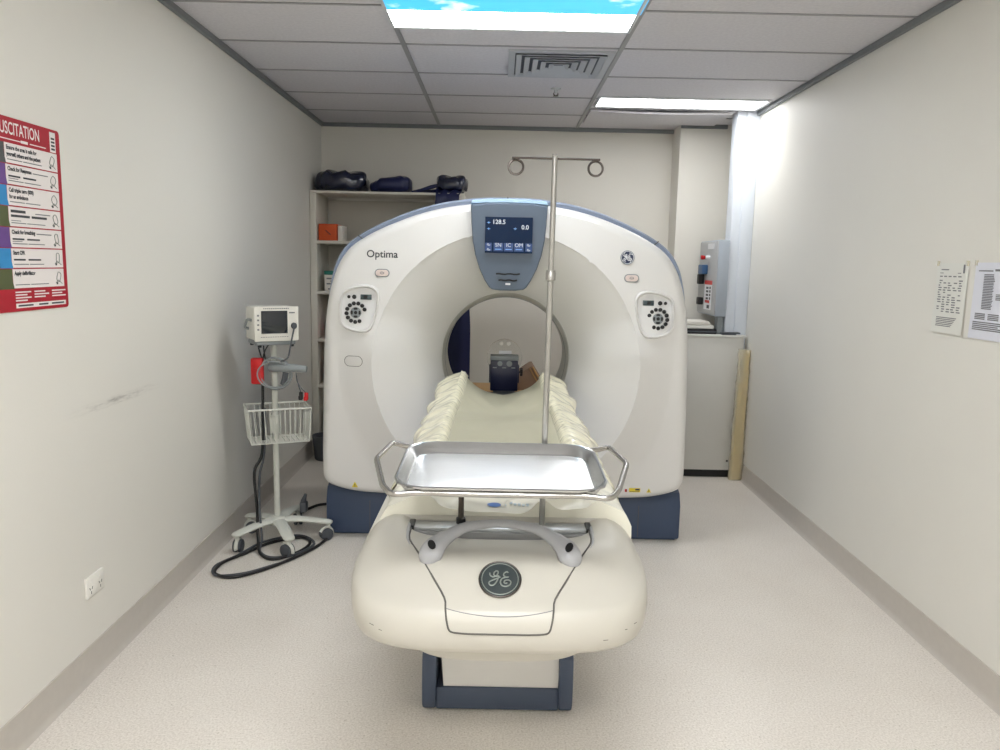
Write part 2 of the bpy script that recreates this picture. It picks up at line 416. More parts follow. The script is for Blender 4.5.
# ------------------------------------------------------------------ ceiling lights
def ceiling_light(name, label, x0, x1, y0, y1, sky=None, lamp='diffuser'):
    cx, cy = (x0 + x1) / 2, (y0 + y1) / 2
    t = thing(name, label, 'ceiling light', (cx, cy, H - 0.012), 'ceiling light panels')
    f = MB(); w = 0.016; za, zb = H - 0.012, H - 0.001
    ya = sky[0] if sky else y0
    for (a, b_, c, d) in ((x0, x1, ya, ya + w), (x0, x1, y1 - w, y1), (x0, x0 + w, ya + w, y1 - w), (x1 - w, x1, ya + w, y1 - w)):
        f.box(a, b_, c, d, za, zb, 0.002)
    f.build('frame', M['light_frame'], t)
    d = MB().box(x0 + w, x1 - w, y0 + w, y1 - w, H - 0.008, H - 0.002)
    d.build('diffuser', M[lamp], t)
    if sky:
        MB().box(x0 + w, x1 - w + 0.02, sky[0], sky[1], H - 0.010, H - 0.002).build('sky_print_panel', M['sky_print'], t)['label'] = 'sky blue printed cloud panel'
    return t
ceiling_light('ceiling_light', 'long white ceiling light with a sky blue cloud panel beside it', -0.53, 0.582, 3.53, 3.795, sky=(3.16, 3.53))
ceiling_light('ceiling_light', 'narrow white ceiling light near the pale corner pillar', 0.615, 1.735, 5.19, 5.50, lamp='diffuser_dim')
ceiling_light('ceiling_light', 'added white ceiling light, unseen behind the viewpoint, over the near end of the room', -0.53, 0.582, 0.45, 1.02)  # unseen lamp, added to raise the room's brightness
ceiling_light('ceiling_light', 'added white ceiling light, unseen behind the viewpoint, over the entry end of the room', -0.53, 0.582, -0.9, -0.33)  # second added lamp out of view, also there for brightness

# air vent
vx, vy, vs_ = 0.295, 4.41, 0.27
t = thing('ceiling_vent', 'square louvred air vent in the ceiling beyond the long light', 'vent', (vx, vy, H - 0.02))
MB().box(vx - vs_ + 0.01, vx + vs_ - 0.01, vy - vs_ + 0.01, vy + vs_ - 0.01, H - 0.004, H - 0.001).build('backing', M['vent_dark'], t)
f = MB()
for k in range(4):
    a, b_ = [(1, -1), (1, 1), (-1, 1), (-1, -1)][k], [(1, 1), (-1, 1), (-1, -1), (1, -1)][k]
    o, i_ = vs_ + 0.005, vs_ - 0.03
    pts = [(vx + a[0] * o, vy + a[1] * o), (vx + b_[0] * o, vy + b_[1] * o), (vx + b_[0] * i_, vy + b_[1] * i_), (vx + a[0] * i_, vy + a[1] * i_)]
    f.prism(pts, H - 0.012, H - 0.001, lambda u, v, d: (u, v, d))
f.build('frame', M['vent'], t)
for j in range(5):
    o = vs_ - 0.035 - j * 0.045; l = MB()
    rings = []
    for rr, zz in ((o, H - 0.018), (o - 0.004, H - 0.020), (o - 0.030, H - 0.006), (o - 0.027, H - 0.004)):
        rr = max(rr, 0.004)
        rings.append([(vx - rr, vy - rr, zz), (vx + rr, vy - rr, zz), (vx + rr, vy + rr, zz), (vx - rr, vy + rr, zz)])
    l.loft(rings + [rings[0]], closed=True)
    l.build('louver', M['vent'], t, smooth=20)
# sprinkler
t = thing('sprinkler_head', 'small brass-grey sprinkler head hanging under the ceiling beyond the vent', 'sprinkler', (0.323, 5.0, H - 0.05))
MB().lathe([(0.001, H - 0.001), (0.032, H - 0.002), (0.03, H - 0.009), (0.012, H - 0.012), (0.009, H - 0.03)], (0.323, 5.0, 0), n=20).build('body', M['alu'], t)
sp = MB(); sp.tube([(0.334, 5, H - 0.028), (0.338, 5, H - 0.036), (0.325, 5, H - 0.046)], 0.003, n=6); sp.tube([(0.312, 5, H - 0.028), (0.308, 5, H - 0.036), (0.321, 5, H - 0.046)], 0.003, n=6)
sp.lathe([(0.002, H - 0.044), (0.018, H - 0.046), (0.018, H - 0.048), (0.002, H - 0.05)], (0.323, 5, 0), n=16)
sp.build('deflector', M['dark_steel'], t)

# ------------------------------------------------------------------ CT scanner gantry
GX, GZ = 0.04, 0.985
HALF = [(0, 1.868), (.12, 1.866), (.23, 1.855), (.37, 1.831), (.52, 1.787), (.68, 1.720), (.79, 1.660), (.865, 1.602), (.915, 1.525),
        (.944, 1.435), (.964, 1.30), (.980, 1.0), (.989, .65), (.992, .40), (.985, .345), (.95, .303), (.82, .268), (.65, .256), (.3, .25), (0, .25)]
hp, _ = catmull([Vector((a, b, 0)) for a, b in HALF], [0] * len(HALF), 6)
OUT = [(p.x, p.y - GZ) for p in hp] + [(-p.x, p.y - GZ) for p in hp[-2:0:-1]]
def rout(th):
    dx, dz = cos(th), sin(th); best = 0.5
    n = len(OUT)
    for i in range(n):
        x1, y1 = OUT[i]; x2, y2 = OUT[(i + 1) % n]
        ex, ey = x2 - x1, y2 - y1; den = dx * ey - dz * ex
        if abs(den) < 1e-9: continue
        t_ = (x1 * ey - y1 * ex) / den; u = (x1 * dz - y1 * dx) / den
        if t_ > 0 and -1e-6 <= u <= 1 + 1e-6: best = max(best, t_)
    return best
NT = 320
TH = [2 * pi * k / NT for k in range(NT)]
RO = [rout(a) for a in TH]
RD, RB0, YF = 0.70, 0.366, 4.055
def ro_at(th):
    k = (th % (2 * pi)) / (2 * pi) * NT; i = int(k) % NT; f_ = k - int(k); return RO[i] * (1 - f_) + RO[(i + 1) % NT] * f_
def inset(z): return 0.004 + 0.026 * sstep(1.15, 1.6, z)
def bandw(th):   # strength of the recessed side band: lower flanks only
    a = (th % (2 * pi)); a = a if a <= pi else a - 2 * pi      # -pi..pi, 0 = +x
    a = abs(a); a = pi - a if a > pi / 2 else a                 # angle from horizontal
    up = 1 if sin(th) > 0 else -1
    v = a * up
    return sstep(0.42, 0.05, v) * 1.0 if v > 0.0 else sstep(-1.25, -0.85, v)
def face_y(x, z):
    dx, dz = x - GX, z - GZ; r = sqrt(dx * dx + dz * dz); th = atan2(dz, dx)
    R = ro_at(th) - inset(z)
    lean = 0.05 * max(0.0, (z - 1.0) / 0.87) ** 1.5
    rd = min(RD, R - 0.05)
    w = bandw(th); rb = min(0.885, R - 0.04)
    bd = -0.05 * w
    if r <= rd:
        t_ = (rd - r) / (rd - RB0); return YF + lean * (r / rd) ** 2 + bd + 0.006 + (0.365 - bd) * (0.55 * t_ + 0.45 * t_ ** 2.2)
    if r <= rb and rb > rd: return YF + lean + bd * (1 - (r - rd) / (rb - rd))
    e = 0.055; q = (r - (R - e)) / e
    y = YF + lean
    if q > 0: y += 0.06 * (1 - sqrt(max(0.0, 1 - min(1, q) ** 2)))
    return y
scanner = thing('ct_scanner', 'large white ring-shaped CT scanner with a slate display over its round opening', 'scanner', (GX, 4.55, 0))
fc = MB(); rings = []
for st in range(16): rings.append(('d', st / 15))
for st in (0.03, 0.2, 0.4, 0.6, 0.8, 1.0): rings.append(('b', st))
for st in (0.2, 0.5, 0.8, 1.0): rings.append(('f', st))
for st in (0.25, 0.45, 0.62, 0.76, 0.87, 0.94, 0.98, 1.0): rings.append(('e', st))
R3 = []
for kind, st in rings:
    ring = []
    for k, th in enumerate(TH):
        R = RO[k]; R -= inset(GZ + R * sin(th))
        rd = min(RD, R - 0.05); rb = max(rd + 0.001, min(0.885, R - 0.058)); re = max(rb + 0.001, R - 0.055)
        r = {'d': RB0 + (rd - RB0) * st, 'b': rd + (rb - rd) * st, 'f': rb + (re - rb) * st, 'e': re + (R - re) * st}[kind]
        x, z = GX + r * cos(th), GZ + r * sin(th)
        ring.append((x, face_y(x, z), z))
    R3.append(ring)
R3.append([(GX + (RO[k] - inset(GZ + RO[k] * sin(th))) * cos(th), 4.30, GZ + (RO[k] - inset(GZ + RO[k] * sin(th))) * sin(th)) for k, th in enumerate(TH)])
R3.append([(GX + (RO[k] - 0.06) * cos(th), 4.31, GZ + (RO[k] - 0.06) * sin(th)) for k, th in enumerate(TH)])
fc.loft(R3, closed=True)
fc.build('front_cover', M['white'], scanner, smooth=22)
# blue-grey wrap band around the middle of the housing
bb = MB(); rg = []
for y, ins in ((4.20, 0.06), (4.165, 0.02), (4.16, 0.010), (4.165, 0.003), (4.18, 0.0), (4.97, 0.0), (4.985, 0.004), (5.0, 0.02), (5.0, 0.08)):
    rg.append([(GX + (RO[k] - ins) * cos(th), y, GZ + (RO[k] - ins) * sin(th)) for k, th in enumerate(TH)])
bb.loft(rg, closed=True)
band = bb.build('wrap_band', M['blue_band'], scanner, smooth=50); band['label'] = 'blue-grey band around the housing'
for (dx, z) in ((-.02 + 0.012, 1.868), (-0.80, 1.655), (0.80, 1.655)):
    th = atan2(z - GZ, dx); r = ro_at(th)
    c = Vector((GX + r * cos(th), 0, GZ + r * sin(th))); tn = Vector((-sin(th), 0, cos(th)))
    j = MB(); j.box(-0.002, 0.002, 4.158, 4.9, -0.03, 0.0015, mtx=Matrix.Translation(c) @ Matrix.Rotation(pi / 2 - th, 4, 'Y'))
    j.build('band_joint', M['seam'], scanner)
# rear cover
rc = MB(); rg = []
for (q, y) in ((1.0, 4.98), (0.985, 5.04), (0.93, 5.08), (0.7, 5.10), (0.35, 5.10), (0.0, 5.06)):
    rg.append([(GX + (0.44 + (RO[k] - 0.02 - 0.44) * q) * cos(th), y, GZ + (0.44 + (RO[k] - 0.02 - 0.44) * q) * sin(th)) for k, th in enumerate(TH)])
rc.loft(rg, closed=True); rc.build('rear_cover', M['white'], scanner)
bl = MB(); rg = []
for r_, y, cz_ in ((.371, 4.430, .986), (.3675, 4.412, .988), (.365, 4.414, .988), (.363, 4.43, .986), (.361, 4.50, .976), (.360, 4.58, .966), (.360, 4.66, .965), (.360, 4.80, .965), (.37, 4.95, .97), (.442, 5.062, GZ)):
    rg.append([(GX + r_ * cos(2 * pi * k / 96), y, cz_ + r_ * sin(2 * pi * k / 96)) for k in range(96)])
bl.loft(rg, closed=True); bl.build('bore_liner', M['liner'], scanner, smooth=25)
MB().lathe([(0.3615, 4.572), (0.3600, 4.570), (0.3585, 4.572), (0.3585, 4.58)], (GX, 0, .966), 'y', n=96, cap=False).build('bore_window_ring', M['mid_grey'], scanner)
# feet
for sg, xa, xb in ((-1, -0.945, -0.33), (1, 0.42, 1.035)):
    f = MB()
    poly = [(4.15, 0.012), (4.15, 0.20), (4.18, 0.27), (4.26, 0.30), (4.9, 0.30), (4.98, 0.2), (4.98, 0.012)]
    f.prism(poly, xa, xb, lambda u, v, d: (d, u, v), bev=0.012)
    f.box(xa + 0.02, xb - 0.02, 4.17, 4.96, 0.0, 0.014)
    ft = f.build('foot', M['navy_foot'], scanner); ft['label'] = 'dark slate-blue floor foot'
    xx = 0.80 if sg > 0 else -0.70
    MB().box(xx - 0.0015, xx + 0.0015, 4.1485, 4.16, 0.02, 0.2).build('foot_joint', M['seam'], ft)
MB().box(-0.33, 0.42, 4.30, 4.9, 0.0, 0.27, 0.01).build('base_pan', M['navy_foot'], scanner)

# display over the bore
def disp_y(z): return 4.028 + 0.03 * (1.86 - z) ** 1.5 + 0.03 * sstep(1.55, 1.38, z)
left = [(-.197, 1.818), (-.193, 1.72), (-.186, 1.64), (-.172, 1.565), (-.150, 1.495), (-.122, 1.435), (-.098, 1.398), (-.082, 1.386)]
poly = left + [(-.04, 1.381), (.04, 1.381)] + [(-a, b) for a, b in left[::-1]]
top = [(.12, 1.826), (0, 1.829), (-.12, 1.826)]
poly = poly + top
def panel_mesh(poly, grow, yoff, depth, mt, name, parent, bev=0.008):
    b = MB(); cxp, czp = 0, 1.62
    front = [(GX + cxp + (u - cxp) * grow, disp_y(czp + (v - czp) * grow) + yoff, czp + (v - czp) * grow) for u, v in poly]
    inn = [(GX + cxp + (u - cxp) * grow * 0.965, disp_y(czp + (v - czp) * grow * 0.965) + yoff - bev, czp + (v - czp) * grow * 0.965) for u, v in poly]
    back = [(x, max(y + 0.02, 4.05) + depth, z) for x, y, z in front]
    b.loft([back, front, inn], closed=True)
    # fill the face as strips between the sides so that it follows the curved front
    b._add(inn, [list(range(len(inn)))])
    return b.build(name, mt, parent, smooth=30)
disp = panel_mesh(poly, 1.0, 0.0, 0.30, M['slate'], 'display_panel', scanner)
disp['label'] = 'slate blue display panel'
cp = MB()
cap_poly = [(-.200, 1.822), (-.19, 1.842), (-.1, 1.850), (0, 1.852), (.1, 1.850), (.19, 1.842), (.200, 1.822), (.12, 1.830), (0, 1.833), (-.12, 1.830)]
cp.prism(cap_poly, 4.04, 4.2, lambda u, v, d: (GX + u, d, v), bev=0.003)
cp.build('display_cap', M['cap'], scanner)['label'] = 'pale blue cap strip'
def on_disp(u, z, off=0.0): return Vector((GX + u, 4.0165 - off + 0.028 * (1.757 - z), z))
sx0, sx1, sz0, sz1 = -0.122, 0.122, 1.575, 1.757
q = [on_disp(sx0, sz0), on_disp(sx1, sz0), on_disp(sx1, sz1), on_disp(sx0, sz1)]
yd = Vector((0, 1, 0))
sb = MB(); sb._add([v for v in q] + [v + yd * 0.03 for v in q], [[0, 1, 2, 3], [4, 5, 6, 7], [0, 1, 5, 4], [1, 2, 6, 5], [2, 3, 7, 6], [3, 0, 4, 7]])
scr = sb.build('screen', M['screen'], disp, smooth=10)
upd = (on_disp(0, sz1) - on_disp(0, sz0)).normalized()
def dmt(u, z): return frame_mtx(on_disp(u, z, 0.0012), (1, 0, 0), upd)
for body, uc, zc, sz, al, bd_ in (('128.5', -0.086, 1.722, .031, 'LEFT', .0003), ('0.0', 0.064, 1.697, .031, 'LEFT', .0003), ('SN', -.053, 1.607, .027, 'CENTER', 0), ('IC', 0, 1.607, .027, 'CENTER', 0), ('OM', .053, 1.607, .027, 'CENTER', 0)):
    b = MB(); b.text(body, sz, dmt(uc, zc), al, bold=bd_); b.build('readout_text', M['screen_text'], disp, smooth=10)
    if al == 'CENTER': b = MB(); b.box(-0.016, 0.016, -0.0018, 0.0018, 0, 0.0006, mtx=dmt(uc, 1.594)); b.build('underline', M['screen_blue'], disp)
for uc, zc in ((-0.104, 1.728), (-0.104, 1.697), (0.032, 1.699)):
    b = MB(); b.box(-0.008, 0.008, -0.0012, 0.0012, 0, 0.0006, mtx=dmt(uc, zc)); b.box(-0.0012, 0.0012, -0.006, 0.006, 0, 0.0006, mtx=dmt(uc, zc)); b.build('position_icon', M['screen_blue'], disp)
for uc in (-0.103, 0.103):
    for zc in (1.616, 1.592):
        b = MB(); b.box(-0.009, 0.009, -0.001, 0.001, 0, 0.0006, mtx=dmt(uc, zc)); b.box(-0.005, 0.007, -0.005, -0.003, 0, 0.0006, mtx=dmt(uc, zc)); b.box(-0.007, 0.0, 0.003, 0.006, 0, 0.0006, mtx=dmt(uc, zc)); b.build('function_icon', M['screen_text'], disp)
sbz = MB()
for uc, w in ((-0.104, 0.017), (-0.053, 0.024), (0, 0.024), (0.053, 0.024), (0.104, 0.017)):
    sbz.box(-w, w, -0.016, 0.026, 0, 0.0004, mtx=frame_mtx(on_disp(uc, 1.60, 0.0004), (1, 0, 0), upd))
sbz.build('screen_buttons', M['screen_btn'], disp)
# speech slots and lower label
def dface(u, z): return disp_y(z) - 0.0095
for zz, w in ((1.468, 0.062), (1.435, 0.048)):
    b = MB(); pts = [(GX - w + 2 * w * i / 8, dface(0, zz) , zz + (0.002 * sin(i * 1.7))) for i in range(9)]
    b.tube(pts, 0.0055, n=8, flat=0.8); b.build('microphone_slot', M['black'], disp)
MB().box(GX - 0.012, GX + 0.014, dface(0, 1.415) - 0.003, dface(0, 1.415) + 0.004, 1.411, 1.421).build('small_label', M['badge_white'], disp)

# lettering on the cover
def cover_mtx(x, z, off=0.0015):
    e = 0.01
    n = Vector((face_y(x + e, z) - face_y(x - e, z), -2 * e, face_y(x, z + e) - face_y(x, z - e))).normalized()
    xa = Vector((1, (face_y(x + e, z) - face_y(x - e, z)) / (2 * e), 0)); ya = Vector((0, (face_y(x, z + e) - face_y(x, z - e)) / (2 * e), 1))
    return frame_mtx(Vector((x, face_y(x, z), z)) + n * off, xa, ya)
b = MB(); b.text('Optima', 0.0535, cover_mtx(-0.702, 1.540), bold=0.0006)
b.build('name_lettering', M['ink'], scanner, smooth=10)

MONO_G = [(-.50, .33), (-.48, .20), (-.35, .10), (-.17, .18), (-.09, .37), (-.17, .45), (-.28, .36), (-.30, .22), (-.20, .15), (-.06, .15), (-.09, .02), (-.17, -.18), (-.32, -.37), (-.48, -.36), (-.53, -.22), (-.42, -.12), (-.24, -.03), (.02, .10)]
MONO_E = [(.39, .35), (.33, .41), (.20, .32), (.18, .19), (.28, .11), (.41, .10), (.28, .09), (.09, 0), (.02, -.18), (.09, -.37), (.28, -.43), (.48, -.33), (.52, -.15), (.39, -.06), (.24, -.10), (.20, -.21), (.28, -.26), (.35, -.22)]
def monogram(parent, name, mtx, r, m_disc, m_line, m_rim, lw=0.05, petals=False):
    d = MB(); d.lathe([(0.001, -0.004), (r, -0.004), (r, 0.0), (r * 0.97, 0.0015), (0.001, 0.0018)], n=48); d.bm.transform(mtx)
    bo = d.build(name, m_disc, parent, smooth=30)
    l = MB()
    for P in (MONO_G, MONO_E):
        pts, _ = catmull([Vector((a * r, b_ * r, 0.002)) for a, b_ in P], [0] * len(P), 5)
        l.tube(pts, lw * r, n=6, flat=0.5)
    ring = [(r * 0.88 * cos(2 * pi * k / 48), r * 0.88 * sin(2 * pi * k / 48), 0.0018) for k in range(48)]
    l.tube(ring, lw * r * 0.7, n=6, closed=True, flat=0.5)
    if petals:
        for k in range(4):
            a0 = k * pi / 2 + 0.4
            pts = [Vector((r * rr * cos(a0 + aa), r * rr * sin(a0 + aa), 0.002)) for rr, aa in ((0.86, 0.0), (0.74, 0.28), (0.66, 0.62), (0.70, 0.9))]
            l.tube(pts, [lw * r * 0.3, lw * r * 0.6, lw * r * 0.6, lw * r * 0.3], n=6, sub=3, flat=0.5)
    l.bm.transform(mtx); l.build('monogram', m_line, bo)
    rm = MB(); rm.tube([(r * cos(2 * pi * k / 48), r * sin(2 * pi * k / 48), 0.0) for k in range(48)], r * 0.045, n=8, closed=True); rm.bm.transform(mtx)
    rm.build('rim', m_rim, bo)
    return bo
monogram(scanner, 'logo_badge', cover_mtx(0.664, 1.566, 0.005), 0.036, M['badge_navy'], M['badge_white'], M['alu'], lw=0.058, petals=True)

# stadium shaped buttons and cap
def stadium(w, h, n=10):
    pts = []
    for k in range(n + 1): a = -pi / 2 + pi * k / n; pts.append((w - h + h * cos(a), h * sin(a)))
    for k in range(n + 1): a = pi / 2 + pi * k / n; pts.append((-(w - h) + h * cos(a), h * sin(a)))
    return pts
for xx, zz in ((-0.619, 1.459), (0.690, 1.459)):
    mt = cover_mtx(xx, zz, 0)
    b = MB(); b.prism(stadium(0.039, 0.0215), -0.004, 0.003, lambda u, v, d: (u, v, d), bev=0.001); b.bm.transform(mt)
    bo = b.build('indicator_button', M['mid_grey'], scanner)
    b = MB(); b.prism(stadium(0.034, 0.0165), 0.002, 0.0055, lambda u, v, d: (u, v, d), bev=0.0015); b.bm.transform(mt); b.build('lens', M['btn_pale'], bo)
    b = MB(); b.tube([(0.010 * cos(k * pi / 8), 0.006 * sin(k * pi / 8), 0.0057) for k in range(16)], 0.0009, n=5, closed=True); b.box(-0.012, 0.012, -0.001, 0.001, 0.0055, 0.0062); b.bm.transform(mt); b.build('symbol', M['inkgrey'], bo)
mt = cover_mtx(-0.765, 0.995, 0)
b = MB(); b.tube([(u, v, 0.0) for u, v in stadium(0.051, 0.027)], 0.0016, n=6, closed=True); b.bm.transform(mt); cpo = b.build('access_cap_seam', M['seam'], scanner)
b = MB(); b.prism(stadium(0.0495, 0.0255), -0.003, 0.0015, lambda u, v, d: (u, v, d), bev=0.001); b.bm.transform(mt); b.build('access_cap', M['white'], scanner)

# control panels, left and right are mirror images
def control_panel(sg):
    X = lambda u: GX + sg * u
    pod = [(-.868, 1.345), (-.830, 1.374), (-.775, 1.389), (-.725, 1.390), (-.690, 1.372), (-.676, 1.34), (-.683, 1.27), (-.702, 1.195), (-.722, 1.163), (-.752, 1.152), (-.80, 1.155), (-.850, 1.172), (-.874, 1.205), (-.878, 1.27)]
    P, _ = catmull([Vector((a, b_, 0)) for a, b_ in pod], [0] * len(pod), 5, True)
    cu, cz = -0.775, 1.268
    yf = min(face_y(X(a.x), a.y) for a in P)
    yb = max(face_y(X(a.x), a.y) for a in P)
    def R_(sc, y, dz=0): return [(X(cu + (p.x - cu) * sc), y(p) if callable(y) else y, cz + (p.y - cz) * sc + dz) for p in P]
    fy = lambda off: (lambda p: face_y(X(p.x), p.y) + off)
    b = MB(); b.loft([R_(1.06, yb + 0.02), R_(1.05, fy(-0.003)), R_(1.0, fy(-0.017)), R_(0.955, fy(-0.017)), R_(0.915, fy(-0.004)), R_(0.88, fy(0.004))], closed=True)
    po = b.build('control_panel', M['white'], scanner, smooth=50)
    pl = MB(); ins = R_(0.90, fy(-0.002)); pl.loft([R_(0.88, yb + 0.03), ins], closed=True); pl._add(ins, [list(range(len(ins)))])
    pl.build('keypad_plate', M['plate'], po, smooth=30)
    def kp(u, z, off=0.0):
        return Vector((X(u), face_y(X(cu), cz) - .006 - off + (face_y(X(cu), cz + 0.05) - face_y(X(cu), cz - 0.05)) / 0.1 * (z - cz) + (face_y(X(cu + 0.05), cz) - face_y(X(cu - 0.05), cz)) / 0.1 * (X(u) - X(cu)) , z))
    slope_x = (kp(cu + .05, cz) - kp(cu - .05, cz)) * (1 if sg > 0 else -1); slope_z = kp(cu, cz + .05) - kp(cu, cz - .05)
    def km(u, z, off=0.0): return frame_mtx(kp(u, z, off), slope_x, slope_z)
    l = MB(); l.box(-0.029, 0.029, -0.0135, 0.0135, -0.01, 0.003, 0.001, mtx=km(-0.742, 1.332)); l.build('small_lcd', M['lcd'], po)
    l = MB(); l.box(-0.009 , 0.010, -0.008, 0.008, 0.003, 0.0036, mtx=km(-0.744, 1.332)); l.build('lcd_digits', M['black'], po)
    for u, r_ in ((-.832, .0085), (-.804, .0115)):
        k = MB(); k.lathe([(0.0005, -0.01), (r_, -0.01), (r_, 0.003), (r_ * 0.8, 0.0045), (0.0005, 0.0045)], n=16); k.bm.transform(km(u, 1.332)); k.build('key', M['black'], po)
    dc = (-0.795, 1.250)
    for i_ in range(11):
        a = radians(20 + i_ * 27.5); rr = 0.049
        k = MB(); u = dc[0] + rr * cos(a); z = dc[1] + rr * sin(a)
        k.lathe([(0.0005, -0.01), (0.0105, -0.01), (0.0105, 0.003), (0.0085, 0.0045), (0.0005, 0.0045)], n=14); k.bm.transform(km(u, z)); k.build('key', M['black'], po)
    k = MB(); k.lathe([(0.0005, -0.01), (0.029, -0.01), (0.029, 0.002), (0.027, 0.003), (0.0005, 0.003)], n=28); k.bm.transform(km(*dc)); dl = k.build('dial_plate', M['mid_grey'], po)
    for i_ in range(4):
        a0 = i_ * pi / 2; k = MB()
        k.tube([(0.021 * cos(a0 + aa), 0.021 * sin(a0 + aa), 0.003) for aa in (-.5, -.25, 0, .25, .5)], [0.003, 0.0055, 0.006, 0.0055, 0.003], n=8, flat=0.6); k.bm.transform(km(*dc)); k.build('key', M['black'], po)
    k = MB(); k.lathe([(0.0005, 0.0), (0.009, 0.0), (0.009, 0.004), (0.0005, 0.005)], n=16); k.bm.transform(km(*dc)); k.build('key', M['black'], po)
control_panel(1)
control_panel(-1)
# small warning labels along the bottom edge of the cover
def label_on_cover(name, x, z, w, h, mt_, tri=False):
    b = MB(); mx_ = cover_mtx(x, z, 0.0012)
    if tri: b.prism([(-w, -h), (w, -h), (0, h)], 0, 0.0008, lambda u, v, d: (u, v, d))
    else: b.box(-w, w, -h, h, 0, 0.0008)
    b.bm.transform(mx_); o = b.build(name, mt_, scanner)
    k = MB()
    if tri: k.box(-w * .12, w * .12, -h * .55, h * .25, 0.0008, 0.0014); k.box(-w * .12, w * .12, -h * .8, -h * .66, 0.0008, 0.0014)
    else: k.box(w * .1, w * .9, -h * .1, h * .7, 0.0008, 0.0014); k.box(-w * .9, w * .8, -h * .75, -h * .55, 0.0008, 0.0014)
    k.bm.transform(mx_); k.build('label_print', M['ink'], o)
label_on_cover('warning_label', -0.765, 0.318, 0.017, 0.016, M['yellow'], True)
label_on_cover('warning_label', 0.755, 0.318, 0.030, 0.0115, M['yellow'])
label_on_cover('warning_label', 0.832, 0.318, 0.013, 0.012, M['yellow'], True)
label_on_cover('warning_label', 0.708, 0.315, 0.006, 0.008, M['red'])

# ------------------------------------------------------------------ patient table
TX = 0.015
table = thing('patient_table', 'long cream-white scanner table with rounded nose running into the round opening', 'patient table', (TX, 3.0, 0))
def plan(W, F, z, n=2.8, yc=2.25, yend=3.98, m=57):
    pts = [(TX + W, yend, z), (TX + W, yc + (yend - yc) * .66, z), (TX + W, yc + (yend - yc) * .33, z)]
    for k in range(m):
        a = pi * k / (m - 1)
        cx_, sy_ = cos(a), sin(a)
        x = W * math.copysign(abs(cx_) ** (2 / n), cx_); y = yc - (yc - F) * abs(sy_) ** (2 / n)
        pts.append((TX + x, y, z))
    return pts + [(TX - W, yc + (yend - yc) * .33, z), (TX - W, yc + (yend - yc) * .66, z), (TX - W, yend, z)]
SH = [(.240, 1.765, .562, 3.6), (.258, 1.75, .566, 3.6), (.266, 1.744, .596, 3.6), (.274, 1.74, .612, 3.6), (.364, 1.706, .612, 4.0), (.381, 1.692, .618, 4.0), (.386, 1.684, .632, 4.0), (.391, 1.680, .660, 3.9), (.393, 1.684, .690, 3.8),
      (.392, 1.694, .708, 3.7), (.390, 1.706, .719, 3.6), (.385, 1.724, .729, 3.4, 2.165), (.377, 1.744, .740, 3.2, 2.165), (.368, 1.766, .754, 3.0, 2.165), (.353, 1.79, .769, 2.85, 2.165), (.334, 1.82, .782, 2.75, 2.165), (.310, 1.86, .791, 2.65, 2.165), (.286, 1.92, .791, 2.6, 2.165),
      (.264, 1.98, .784, 2.6, 2.161), (.252, 2.03, .770, 2.6, 2.159), (.24, 2.06, .750, 2.6, 2.158), (.05, 2.09, .748, 2.6, 2.15)]
SH = [(a[0], a[1], a[2], a[3], 2.13, a[4] if len(a) > 4 else 3.98) for a in SH]
sh = MB(); sh.loft([plan(*a) for a in SH], closed=True, cap0=True, cap1=True)
bvh_bm = sh.bm.copy(); bmesh.ops.recalc_face_normals(bvh_bm, faces=bvh_bm.faces[:])
BVH = BVHTree.FromBMesh(bvh_bm)
shell = sh.build('table_shell', M['table_white'], table, smooth=50)
def down(x, y):
    h = BVH.ray_cast(Vector((x, y, 1.2)), Vector((0, 0, -1))); return h[0], h[1]
def fwd(x, z):
    h = BVH.ray_cast(Vector((x, 0.8, z)), Vector((0, 1, 0))); return h[0], h[1]
# seam outlining the removable nose cover
def seam_pts(sg):
    P = []
    for (dx, y) in ((.252, 2.12), (.248, 2.05), (.240, 1.96), (.205, 1.87), (.165, 1.79), (.132, 1.735)):
        h = down(TX + sg * dx, y); P.append(h[0] + h[1] * 0.0003)
    for (dx, z) in ((.127, .718), (.124, .702), (.120, .686), (.115, .675), (.103, .671)):
        h = fwd(TX + sg * dx, z); P.append(h[0] + h[1] * 0.0003)
    return P
L = seam_pts(-1); R_p = seam_pts(1)
bot = [fwd(TX + dx, .669)[0] for dx in (-.07, -.035, 0, .035, .07)]
b = MB(); b.tube(L + bot + R_p[::-1], 0.0024, n=6, sub=3); b.build('nose_seam', M['seam'], table)
b = MB(); pts = []
for k in range(15):
    dx = -.129 + .258 * k / 14; z = .719 - .012 * (1 - (dx / .129) ** 2); h = fwd(TX + dx, z); pts.append(h[0])
b.tube(pts, 0.0011, n=5); b.build('fold_line', M['inkgrey'], table)
for sg in (-1, 1):
    P = [down(TX + sg * dx, y) for dx, y in ((.259, 2.12), (.255, 2.05), (.247, 1.97), (.236, 1.925))]
    b = MB(); b.tube([p[0] + p[1] * 0.0004 for p in P], [0.005, 0.0045, 0.0035, 0.001], n=8, sub=3); b.build('seam_gasket', M['grey_handle'], table)
# shell scuffs: short dark scratches on the nose lip
for (dx, z, w) in ((-.31, .664, .012), (-.285, .658, .008), (.245, .650, .012), (.30, .664, .006), (.325, .668, .008)):
    h = fwd(TX + dx, z); h2 = fwd(TX + dx + w, z - 0.001)
    b = MB(); b.tube([h[0], h2[0]], 0.0009, n=5); b.build('scratch_mark', M['seam'], table)
# round badge
h = fwd(TX, .761)
nn = h[1] if h[1].y < 0 else -h[1]
ua = Vector((1, 0, 0)); monogram(table, 'logo_badge', frame_mtx(h[0] + nn * 0.004, ua, nn.cross(ua)), 0.050, M['badge_dark'], M['badge_line'], M['dark_steel'], lw=0.038)
